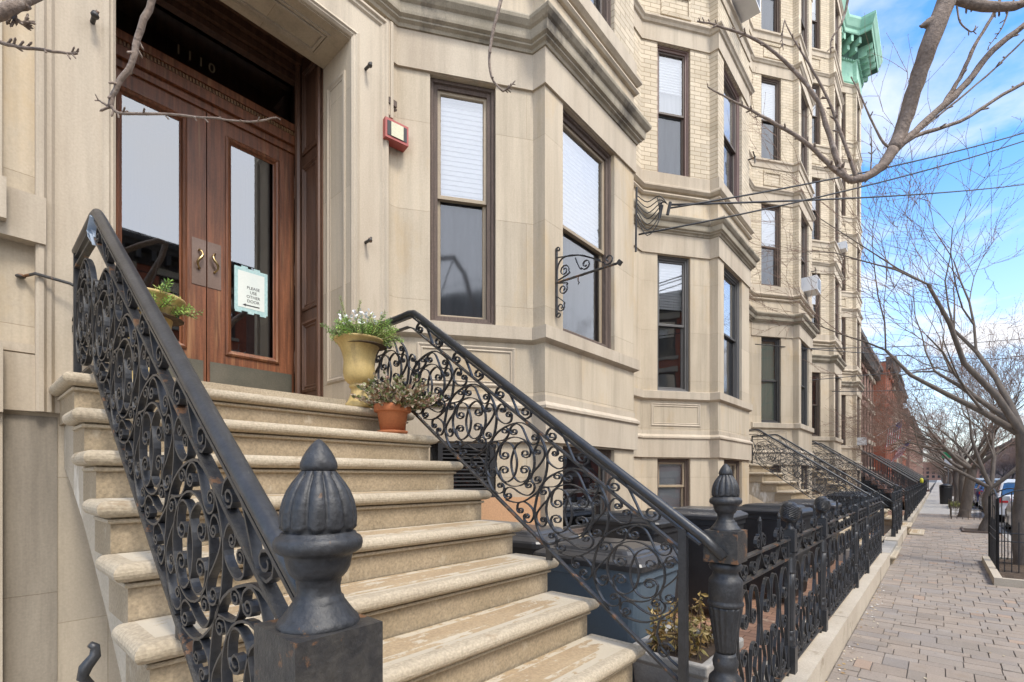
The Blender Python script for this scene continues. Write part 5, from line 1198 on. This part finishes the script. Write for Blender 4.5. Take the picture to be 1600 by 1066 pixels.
limb(A([(1330, 283), (1315, 268), (1300, 225), (1278, 160), (1240, 110), (1180, 62), (1120, 40), (1090, 33)]), .014, .003, 22, target=TW, n=8)
limb(A([(1330, 283), (1300, 262), (1262, 225), (1215, 195), (1160, 165), (1106, 137)]), .013, .0028, 16, target=TW, n=8)
limb(A([(1338, 281), (1325, 240), (1300, 170), (1270, 110), (1245, 70), (1226, 30)]), .009, .002, 16, target=TW, n=8)
limb(A([(1395, 235), (1375, 215), (1345, 150), (1330, 120)]), .006, .002, 4, target=TW, n=6)
limb(A([(1360, 272), (1362, 230), (1360, 195)]), .004, .0015, 6, target=TW, n=6)
limb(A([(1385, 250), (1400, 210), (1425, 150)], D), .005, .002, 2, target=TW, n=6)
limb(A([(1395, 238), (1430, 205), (1475, 165), (1510, 130), (1550, 80), (1600, 40), (1660, 0)]), .017, .012, 5, n=10)
limb(A([(1470, 170), (1495, 130), (1510, 100), (1530, 60), (1556, 15), (1570, -20)]), .010, .006, 8, target=TW, n=8)
limb(A([(1395, 240), (1430, 213), (1500, 190), (1540, 165), (1600, 130), (1680, 90)]), .009, .007, 5, target=TW, n=8)
limb(A([(1410, 225), (1480, 170), (1540, 120), (1600, 62), (1640, 20)]), .005, .004, 7, target=TW, n=6)
limb(A([(1486, -5), (1520, 6), (1560, 12), (1600, 5), (1680, -30)], 2.2), .020, .016, 14, n=10)
limb(A([(1495, 10), (1500, 35), (1518, 50), (1525, 40)], 2.2), .004, .002, 6, target=TW, n=6); limb(A([(1575, 18), (1565, 45), (1545, 72)], 2.2), .004, .0015, 8, target=TW, n=6)
limb([at(1462, 34, 2.2), at(1452, 36, 2.2), at(1444, 39, 2.2), at(1437, 41, 2.2)], .030, .003, 0, n=8)
limb(A([(1226, 32), (1222, 55), (1224, 78)], D), .003, .0015, 7, target=TW, n=6)
limb([at(1330, -30, 2.2), at(1318, 30, 2.2), at(1300, 60, 2.2), at(1298, 85, 2.2)], .006, .002, 6, target=TW, n=6)
# limbs that pass above the camera to the left and let twigs hang
ov = [crown, Vector((.9, 2.2, 4.6)), Vector((.1, 1.7, 4.0)), at(900, -330, 2.2), at(600, -260, 1.9), at(350, -150, 1.7), at(255, -60, 1.62)]
limb(ov, .055, .013, 6, n=10)
limb(A([(255, -60), (238, 0), (215, 60), (205, 100), (180, 140), (172, 168)], 1.6), .0105, .007, 8, target=TW, n=10)
limb(A([(174, 166), (185, 176), (215, 178), (255, 178), (320, 184), (390, 190), (432, 184)], 1.6), .0055, .0022, 16, target=TW, n=8)
limb(A([(172, 168), (160, 160), (154, 157)], 1.6), .0045, .002, 3, target=TW, n=6)
limb([Vector(ov[3]), at(820, -120, 2.15), at(783, 0, 2.1), at(765, 80, 2.1), at(768, 120, 2.1), at(785, 143, 2.1)], .010, .0035, 3, target=TW, n=8); limb(A([(785, 143), (795, 138), (805, 126)], 2.1), .004, .0018, 7, target=TW, n=6)
limb([at(350, -150, 1.7), at(180, -60, 1.5), at(60, -12, 1.35), at(0, 22, 1.3), at(-60, 40, 1.3)], .018, .012, 6, n=10)
limb(A([(45, 8), (20, 22), (34, 36), (45, 28)], 1.33), .008, .003, 16, target=TW, n=8)
limb([at(-60, 50, 1.4), at(0, 66, 1.4), at(40, 75, 1.4), at(95, 82, 1.4), at(122, 84, 1.4)], .006, .0025, 12, target=TW, n=6)
part('limbs', LM, M['bark_near'], nt_, smooth=True); part('twigs', TW, M['bark_near'], nt_, smooth=True)

# ---------------- cables ----------------
mast = thing('cable_anchor', 'cluster of cable clamps and loops at the corner between the first two bays', 'cable clamp', (XB, 5.24, 4.55)); m = MB()
m.tube([(XB + .02, 5.25, 4.2), (XB + .03, 5.25, 4.95)], .012, 6)
for k in range(7):
    z = 4.86 - k*.045; m.tube(smooth([Vector((XB + .03, 5.27, z)), Vector((XB + .14, 5.30, z - .10 - .02*k)), Vector((XB + .26, 5.36, z - .05)), Vector((XB + .34 - .02*k, 5.40, 4.70 + .02*k))]), .006, 5)
for k in range(2): m.tube([(XB + .24 + .10*k, 5.40, 4.58), (XB + .27 + .10*k, 5.41, 4.72)], .018, 6)
part('cable_loops', m, M['wire'], mast)
def sag(a, b, s_, n=24): 
    a, b = Vector(a), Vector(b); return [a.lerp(b, i/n) - Vector((0, 0, s_*4*(i/n)*(1-i/n))) for i in range(n+1)]
A0 = Vector((XB + .35, 5.42, 4.66))
def cable(a, b, s_, lb, r=.011): tag(part('cable', MB().tube(sag(a, b, s_), r, 5), M['wire'], smooth=True), lb, 'cable', 'overhead cables')
cable(A0, at(1640, 196, 9.0), .10, 'upper black cable rising from the bay corner to the right edge')
cable(A0 + Vector((0, 0, .04)), at(1640, 283, 14), .10, 'nearly level black cable crossing below the drooping limb', .013)
cable(Vector((XB + .05, 5.27, 4.40)), at(1640, 207, 9.4), .12, 'lower black cable from the bay corner rising to the right')
for j, (ya, yb, xa) in enumerate(((538, 560, 1180), (545, 522, 1225), (600, 545, 1190), (612, 590, 1300))): cable(at(xa, ya, 12.0 + j), at(1660, yb, 20 + j), .15, ('thin cable among the far twigs, highest of four', 'thin cable among the far twigs, second of four', 'thin cable among the far twigs, third of four', 'thin cable among the far twigs, lowest of four')[j], .012)

# ---------------- rowhouses beyond and across ----------------
def row_house(y0, y1, h_, wall, trim, label, xf=-3.9, face=1, floors=3, cols=3, base=0, stoop_side=True, cor=None, wfm='brownframe', group='rowhouses beyond the pale row'):
    h = thing('rowhouse', label, 'house', (xf, (y0+y1)/2, 0), group=group)
    P = lambda y: (xf, y); a, b = (P(y0), P(y1)) if face > 0 else (P(y1), P(y0)); t = Vector((0, 1 if face > 0 else -1)); ln = y1 - y0
    fh = (h_ - 1.6) / (floors + .0); ops = []
    ww = 1.0; sp = ln / cols
    for f in range(floors + 1):
        z0 = -.0 + .7 if f == 0 else 2.3 + (f - 1) * (h_ - 2.7) / floors; z1 = z0 + (.9 if f == 0 else min(2.0, (h_ - 2.7)/floors - .75))
        for c in range(cols): u = sp*(c + .5); ops.append((u - ww/2, u + ww/2, z0, z1, .15))
    m = MB().wall(a, b, -.3, h_ - .9, ops); m.wall((xf - face*9, y0) if face > 0 else (xf - face*9, y1), a, -.3, h_ - .3); m.wall(b, (xf - face*9, b[1]), -.3, h_ - .3)
    part('wall', m, M[wall], h)
    n = face
    for (u0, u1, z0, z1, _) in ops:
        o = (xf, y0 + u0) if face > 0 else (xf, y1 - u0)
        window(h, o, t, z0, u1-u0, z1-z0, fm=wfm, sm='brownframe', blind='half')
        s_ = MB(); ya, yb = (y0+u0, y0+u1) if face > 0 else (y1-u1, y1-u0); xs = sorted((xf, xf + n*.12)); s_.box((xs[0], ya - .12, z0 - .14), (xs[1], yb + .12, z0)); part('window_sill', s_, M[trim], h); s_ = MB(); xs = sorted((xf, xf + n*.16)); s_.box((xs[0], ya - .15, z1), (xs[1], yb + .15, z1 + .26)); part('window_lintel', s_, M[trim], h)
    c = MB(); c.sweep([a, b], [(0, h_ - .95), (.10, h_ - .95), (.12, h_ - .5), (.45, h_ - .42), (.5, h_ - .3), (.6, h_ - .2), (.62, h_), (0, h_ + .02)]); k = int(ln/.5)
    for j in range(k + 1):
        y = y0 + .1 + (ln - .2)*j/k; xs = sorted((xf + n*.1, xf + n*.45)); c.box((xs[0], y - .08, h_ - .85), (xs[1], y + .08, h_ - .44))
    part('cornice', c, M[cor or 'darktrim'], h)
    r = MB(); xs = sorted((xf, xf - n*9)); r.box((xs[0], y0, h_ - .4), (xs[1], y1, h_ - .3)); part('roof', r, M['darktrim'], h)
    return h
names = [('brownstone', 'tantrim', 9.6, 'dark brown rowhouse with bracketed cornice next to the pale row'), ('brownstone', 'brownstone', 9.6, 'second brown rowhouse sharing the dark bracketed cornice line'), ('pinkbrick', 'tantrim', 9.7, 'rose brown rowhouse with tall pale window trims before the red one'),
         ('redbrick', 'redbrick', 10.6, 'orange red brick rowhouse standing taller than its neighbours'), ('redbrick', 'tantrim', 10.2, 'second red brick rowhouse with pale trim'), ('pinkbrick', 'tantrim', 12.5, 'rose brick house beyond the red pair'), ('tantrim', 'brownstone', 11.0, 'tan fronted house far along the street'), ('brownstone', 'tantrim', 12.5, 'far brown house near the end of the view'), ('redbrick', 'tantrim', 11, 'last red house before the view closes')]
ys = 29.25
for i, (wl, tm, hh, lb) in enumerate(names):
    wdt = 5.6 if i < 3 else 6.2 if i < 5 else 9
    row_house(ys, ys + wdt, hh, wl, tm, lb, xf=-3.75 if i not in (3, 4) else -3.0, cols=3 if i < 6 else 4); 
    if i < 7:
        s2 = thing('stoop', ['brown stoop next past the pale row', 'second brown stoop past the pale row', 'third brown stoop past the pale row', 'stoop of the first red house', 'stoop of the second red house', 'far stoop of the rose brick house', 'farthest stoop, at the tan house'][i], 'stoop', (-2.5, ys + 1.2, 0)); m = MB()
        for k in range(10): m.box((-3.75, ys + .5, -.05 + 0*k), (-3.0 + k*.25, ys + 2.1, 2.0 - k*.2)) if 2.0 - k*.2 > 0 else None
        part('steps', m, M['brownstone'], s2)
        for q, yy in (('near', ys + .55), ('far', ys + 2.05)):
            rl = thing('plain_stair_railing', '%s black railing of the %s' % (q, s2['label'].replace(' past the pale row', '')), 'railing', (-.9, yy, 0), group='black railings of the far stoops'); m = MB()
            m.tube([(-.85, yy, .2), (-.85, yy, 1.35), (-3.05, yy, 3.0), (-3.7, yy, 3.0)], .03, 6); part('handrail', m, M['iron'], rl); m = MB()
            for k in range(20): x = -3.0 + k*.11; z = 3.0 - (x + 3.05)*.75; m.box((x - .009, yy - .009, z - .95), (x + .009, yy + .009, z))
            m.tube([(-.85, yy, .42), (-3.05, yy, 2.07)], .014, 5); part('balusters', m, M['iron'], rl)
    ys += wdt
# across the street
ac_ = [(-9, -3, 8.6, 'redbrick', 'brownstone'), (-3, 3.2, 8.2, 'brownstone', 'tantrim'), (3.2, 9, 8.8, 'redbrick', 'tantrim'), (9, 15, 8.4, 'pinkbrick', 'tantrim'), (15, 23, 9, 'redbrick', 'tantrim'), (23, 32, 8.6, 'brownstone', 'tantrim'), (32, 44, 9.4, 'redbrick', 'tantrim'), (44, 60, 9, 'pinkbrick', 'tantrim'), (60, 85, 9.5, 'redbrick', 'tantrim')]
ordn = ['first', 'second', 'third', 'fourth', 'fifth', 'sixth', 'seventh', 'eighth', 'ninth']
for i, (a, b, hh, wl, tm) in enumerate(ac_): row_house(a, b, hh + 2.4, wl, tm, '%s house across the street counted from the camera end, %s' % (ordn[i], {'redbrick': 'red brick', 'brownstone': 'brownstone', 'pinkbrick': 'rose brick'}[wl]), xf=15.5, face=-1, floors=3, cols=max(3, int((b-a)/2.2)), group='houses across the street')
sw2 = MB(); sw2.box((11.0, -30, -.3), (15.5, 400, .0)); struct('opposite_pavement', sw2, M['concrete'])
for j, (z_, x_) in enumerate(((7.6, 9.2), (8.1, 9.4), (9.2, 9.3))):
    cable((x_, -45, z_), (x_, 140, z_), .3, ('lowest', 'middle', 'highest')[j] + ' long cable strung over the far kerb along the street', .02)
for i, (a_, b_, hh_, wl, lb) in enumerate(((102, 135, 11.5, 'pinkbrick', 'long rose brick block far down the street'), (135, 190, 12, 'brownstone', 'long brown block at the very end of the pale side'))): row_house(a_, b_, hh_, wl, 'tantrim', lb, xf=-3.6, cols=8)
row_house(85, 140, 12, 'pinkbrick', 'tantrim', 'long rose block across the street at its far end', xf=15.5, face=-1, floors=3, cols=9, group='houses across the street'); row_house(140, 300, 12, 'brownstone', 'tantrim', 'farthest brown block across the street', xf=15.5, face=-1, floors=3, cols=9, group='houses across the street')
for i, y in enumerate((122, 134, 147, 160, 176, 194, 215, 240, 270, 310)): dup((T3, T2)[i % 2], (.9, y, 0), rz=2.0 + i, label='hazy crown of bare twigs among the farthest street trees')
for i, y in enumerate((98, 112, 130, 150, 175, 205, 240)): dup(T3, (11.9, y, 0), rz=2.0 + i, label='bare tree on the far side of the street', group='trees across the street')
eb = thing('end_building', 'faint rose building closing the end of the street', 'building', (4, 435, 0)); part('wall', MB().box((-20, 435, -.3), (28, 445, 12)), M['pinkbrick'], eb)
for r_ in range(3):
    for q_ in range(16): wq = MB(); wq.box((-18 + q_*2.9, 434.9, 1.2 + r_*2.7), (-16.6 + q_*2.9, 434.98, 2.9 + r_*2.7)); part('window', wq, M['darkroom'], eb)
en = row_house(240, 250, 11, 'pinkbrick', 'tantrim', 'tiny blurred building closing the end of the street', xf=6, cols=4, group=None) if False else None

# ---------------- cars ----------------
def car(x, y, label, paint, suv=True, group='cars parked along the street'):
    c = thing('parked_car', label, 'car', (x, y, -.13), 0, group)
    H = 1.62 if suv else 1.42; W_ = .90; Lh = 2.25
    # cross sections along y (rear = -Lh towards the camera)
    def sec(yy, zb, zt, wb, wt):
        return [(-wb, yy, zb), (-wb*1.0, yy, zb + .25), (-W_ if abs(yy) < Lh - .2 else -wb, yy, .62), (-wt*1.04 if zt > 1 else -wt, yy, min(zt, .98) if zt > 1 else zt - .03), (-wt*.86, yy, zt - .05), (-wt*.6, yy, zt), (wt*.6, yy, zt), (wt*.86, yy, zt - .05), (wt*1.04 if zt > 1 else wt, yy, min(zt, .98) if zt > 1 else zt - .03), (W_ if abs(yy) < Lh - .2 else wb, yy, .62), (wb, yy, zb + .25), (wb, yy, zb)]
    B = [(-Lh, .42, .92, .72, .76), (-Lh + .06, .30, 1.02, .83, .84), (-Lh + .3, .26, 1.06, .88, .86), (-1.2, .24, 1.03, .90, .87), (0, .22, .98, .90, .87), (1.1, .24, .97, .90, .86), (1.7, .26, .88, .88, .82), (2.1, .30, .78, .82, .74), (Lh, .42, .64, .66, .60)]
    m = MB().grid([sec(*s_) for s_ in B]); m.face(sec(*B[0])[::-1]); m.face(sec(*B[-1])); part('body', m, M[paint], c, local=True, smooth=True)
    G = [(-Lh + .16, .99, .78), (-Lh + .34 if suv else -1.5, H - .12, .68), (-1.2, H - .03, .66), (-.2, H, .66), (.35, H - .03, .65), (1.15, .98, .74)]
    def cs(yy, zt, wt): return [(-.80, yy, .96), (-(wt + .80)/2 - .01, yy, (zt + .96)/2), (-wt, yy, zt - .04), (-wt*.8, yy, zt), (wt*.8, yy, zt), (wt, yy, zt - .04), ((wt + .80)/2 + .01, yy, (zt + .96)/2), (.80, yy, .96)]
    rows = [cs(*g_) for g_ in G]; m = MB().grid([r_[2:6] for r_ in rows[1:5]]); part('roof', m, M[paint], c, local=True, smooth=True)
    m = MB().grid([r_[0:3] for r_ in rows]); m.grid([r_[5:8] for r_ in rows]); part('side_glass', m, M['carglass'], c, local=True, smooth=True)
    m = MB(); m.face([rows[0][1], rows[0][6], rows[1][5], rows[1][2]]); part('rear_window', m, M['carglass'], c, local=True)
    m = MB(); m.face([rows[5][1], rows[5][6], rows[4][5], rows[4][2]]); part('windscreen', m, M['carglass'], c, local=True)
    m = MB(); m.box((-.70, -1.9, .95), (.70, 1.0, 1.0)); part('cabin', m, M['black'], c, local=True)
    for s_ in (-1, 1):
        m = MB().tube([(s_*.79, -Lh + .17, 1.0), (s_*.68, -Lh + .36, H - .11), (s_*.66, -.2, H - .03), (s_*.74, 1.12, 1.0)], .035, 6); part('pillar', m, M[paint], c, local=True)
        m = MB().obox((s_*.66, -Lh - .0, .84), (.14, 0, 0), (0, .045, 0), (0, 0, .10)); part('tail_light', m, M['tail'], c, local=True, bevel=.02)
        for yy in (-1.4, 1.4):
            m = MB(); m.grid([[(s_*.80 + o, yy + r_*math.cos(2*math.pi*j/24), .33 + r_*math.sin(2*math.pi*j/24)) for j in range(24)] for o, r_ in ((-.10, .2), (-.10, .33), (.09, .34), (.11, .32), (.11, .22))], closed=True); wl_ = part('wheel', m, M['rubber'], c, local=True, smooth=True)
            m = MB().grid([[(s_*(.90) + o, yy + r_*math.cos(2*math.pi*j/24), .33 + r_*math.sin(2*math.pi*j/24)) for j in range(24)] for o, r_ in ((0, .22), (s_*.012, .18), (s_*.004, .06), (s_*.01, .001))], closed=True); r_o = part('rim', m, M['chrome'], wl_, local=True)
        m = MB().obox((s_*.95, .75, 1.02), (.09, 0, 0), (0, .05, 0), (0, 0, .07)); part('mirror', m, M[paint], c, local=True, bevel=.02)
    m = MB().box((-.85, -Lh - .07, .30), (.85, -Lh + .15, .55)); part('rear_bumper', m, M[paint], c, local=True, bevel=.04)
    m = MB().box((-.55, -Lh - .075, .20), (.55, -Lh + .1, .32)); part('bumper_skirt', m, M['black'], c, local=True, bevel=.02)
    m = MB().box((-.17, -Lh - .03, .70), (.17, -Lh + .02, .82)); part('number_plate', m, M['white'], c, local=True)
    return c
car(2.55, 21.3, 'white car parked with its tail behind the near tree bed', 'carwhite')
car(2.5, 28.0, 'second white car farther along, behind the forked tree', 'carwhite'); car(2.5, 34.5, 'grey car parked beyond the white ones', 'cargrey', False); car(2.5, 46, 'far grey car at the pavement edge', 'cargrey')
car(-.2 + 2.7, 60, 'dark blue vehicle at the far end of the pavement', 'carblue'); car(2.5, 40.5, 'dark blue car between two grey ones', 'carblue', False)

# ---------------- tree beds and small street things ----------------
tb_ = thing('tree_bed', 'raised stone edged tree bed at the right edge of the pavement', 'tree bed', (1.0, 11.5, 0)); m = MB()
x0, x1, y0_, y1_ = .60, 1.28, 9.9, 12.6
m.box((x0, y0_, -.02), (x0 + .09, y1_, .11)); m.box((x0 + .0901, y0_, -.02), (x1, y0_ + .09, .108)); m.box((x0 + .0901, y1_ - .09, -.02), (x1, y1_, .108)); part('edging', m, M['kerb'], tb_, bevel=.01)
m = MB(); m.grid([[(x0 + .08 + (x1 - x0 - .08)*i/8, y0_ + .08 + (y1_ - y0_ - .16)*j/20, .06 + rnd.uniform(0, .035)) for i in range(9)] for j in range(21)], flip=True); part('soil', m, M['soil'], tb_)
gd = thing('tree_guard', 'black arched iron tree guard leaning around the nearest street tree', 'tree guard', (.85, 11.2, .06)); m = MB()
def gl(u): return Vector((.72 + .56*u, 10.75, 0))
def gside(P, Q, arch=.14):
    P, Q = Vector(P), Vector(Q); b = MB(); n_ = 7
    tp = [P.lerp(Q, i/10) + Vector((0, 0, 1.22 + arch*math.sin(math.pi*i/10))) for i in range(11)]
    b.tube(tp, .011, 6)
    for z in (.55, .68): b.tube([P + Vector((0, 0, z)), Q + Vector((0, 0, z))], .008, 5)
    for i in range(n_ + 1):
        q = P.lerp(Q, i/n_); b.tube([q + Vector((0, 0, .02)), q + Vector((0, 0, 1.22 + arch*math.sin(math.pi*i/n_) if i % 2 == 0 or i in (0, n_) else .86))], .008 if 0 < i < n_ else .022, 6)
    return b
for P, Q in (((.70, 10.9, 0), (1.25, 10.9, 0)), ((.70, 10.9, 0), (.70, 12.5, 0)), ((.70, 12.5, 0), (1.25, 12.5, 0))): part('guard_side', gside(P, Q), M['iron'], gd)
def lowguard(x0, y0, x1, y1, label, cat='tree guard'):
    g_ = thing('low_tree_fence', label, cat, ((x0+x1)/2, (y0+y1)/2, 0)); m = MB()
    for P, Q in (((x0, y0), (x1, y0)), ((x0, y0), (x0, y1)), ((x0, y1), (x1, y1))):
        P, Q = Vector((*P, 0)), Vector((*Q, 0)); k = max(3, int((Q-P).length/.14))
        for z in (.08, .34): m.tube([P + Vector((0, 0, z)), Q + Vector((0, 0, z))], .012, 5)
        for i in range(k + 1): q = P.lerp(Q, i/k); m.tube([q, q + Vector((0, 0, .4))], .011, 5)
    part('bars', m, M['brownframe'], g_); return g_
lowguard(.35, 24.6, 1.28, 27.2, 'low brown slatted fence round the leaning tree'); lowguard(.4, 32.5, 1.28, 36, 'low dark fence round a far tree bed with greenery')
hd = MB()
for k in range(900): q = (rnd.uniform(.42, 1.26), rnd.uniform(32.6, 35.9), rnd.uniform(0, .22)); leaf(hd, q, (rnd.uniform(-1, 1), rnd.uniform(-1, 1), 1), .12, .06)
tag(part('ground_cover', hd, M['greenhedge']), 'yellow green ground cover in the far tree bed', 'ground cover', kind='stuff')
be = thing('tree_pit', 'flush timber edged pit at the foot of the forked tree', 'tree bed', (.9, 19.6, 0)); m = MB(); m.box((.55, 18.9, -.01), (1.28, 20.3, .012)); part('soil', m, M['soil'], be); m = MB(); m.box((.50, 18.85, -.01), (.55, 20.35, .05)); m.box((.5501, 18.85, -.01), (1.28, 18.899, .048)); part('edging', m, M['oldwood'], be)
lb_ = thing('litter_bin', 'black public litter bin standing by the trees in the distance', 'litter bin', (.30, 38, 0)); part('drum', MB().lathe([(.24, .0), (.26, .05), (.29, .95), (.30, 1.0), (.27, 1.02), (.2, 1.03)], (.30, 38, 0), 20), M['black'], lb_, smooth=True); part('bin_lid', MB().lathe([(.30, 1.03), (.28, 1.10), (.12, 1.18), (.01, 1.19)], (.30, 38, 0), 20), M['black'], lb_, smooth=True)
sg = thing('street_sign', 'small green and white sign on a pole between the far trees', 'sign', (.42, 40, 0)); part('pole', MB().tube([(.42, 40, 0), (.42, 40, 3.2)], .03, 8), M['grey'], sg); part('green_plate', MB().box((.15, 39.95, 2.75), (.70, 39.965, 3.1)), M['green'], sg); part('white_plate', MB().box((.25, 39.95, 2.15), (.60, 39.965, 2.68)), M['white'], sg)
hy = thing('yellow_post_cap', 'bright yellow green marker on the far fence', 'marker', (-.78, 38, 1.2)); part('marker', MB().lathe([(.01, 1.2), (.08, 1.22), (.09, 1.42), (.06, 1.5), (.01, 1.52)], (-.78, 38, 0), 12), M['yellow'], hy, smooth=True)
# flags
def flag(x, y, z, label, droop):
    f = thing('flag', label, 'flag', (x, y, z), group='flags on the far houses'); part('staff', MB().tube([(x - .9, y, z - .55), (x + .3, y, z + .35)], .022, 6), M['white'], f)
    m = MB(); nx, nz = 12, 13; Wd, Hd = 1.3, .85
    def pt(i, j):
        u = i/nx; v = j/nz
        return Vector((x + .28 - .75*v*Hd*1.1, y + .05*math.sin(u*9), z + .33 - .56*v*Hd*1.1 - u*Wd*.85)) + Vector((droop*u, 0, 0))
    for i in range(nx):
        for j in range(nz):
            m.cc = (.05, .07, .25, 1) if (i < 5 and j < 7) else ((.6, .04, .06, 1) if j % 2 == 0 else (.85, .84, .82, 1))
            m.face([pt(i, j), pt(i+1, j), pt(i+1, j+1), pt(i, j+1)])
    m.cc = None; part('cloth', m, M['leafB'], f)
flag(-1.9, 36.5, 4.6, 'striped red and white flag hanging from the rose brown house', -.1); flag(-1.7, 44.0, 3.9, 'striped flag drooping before the red brick houses', -.5)
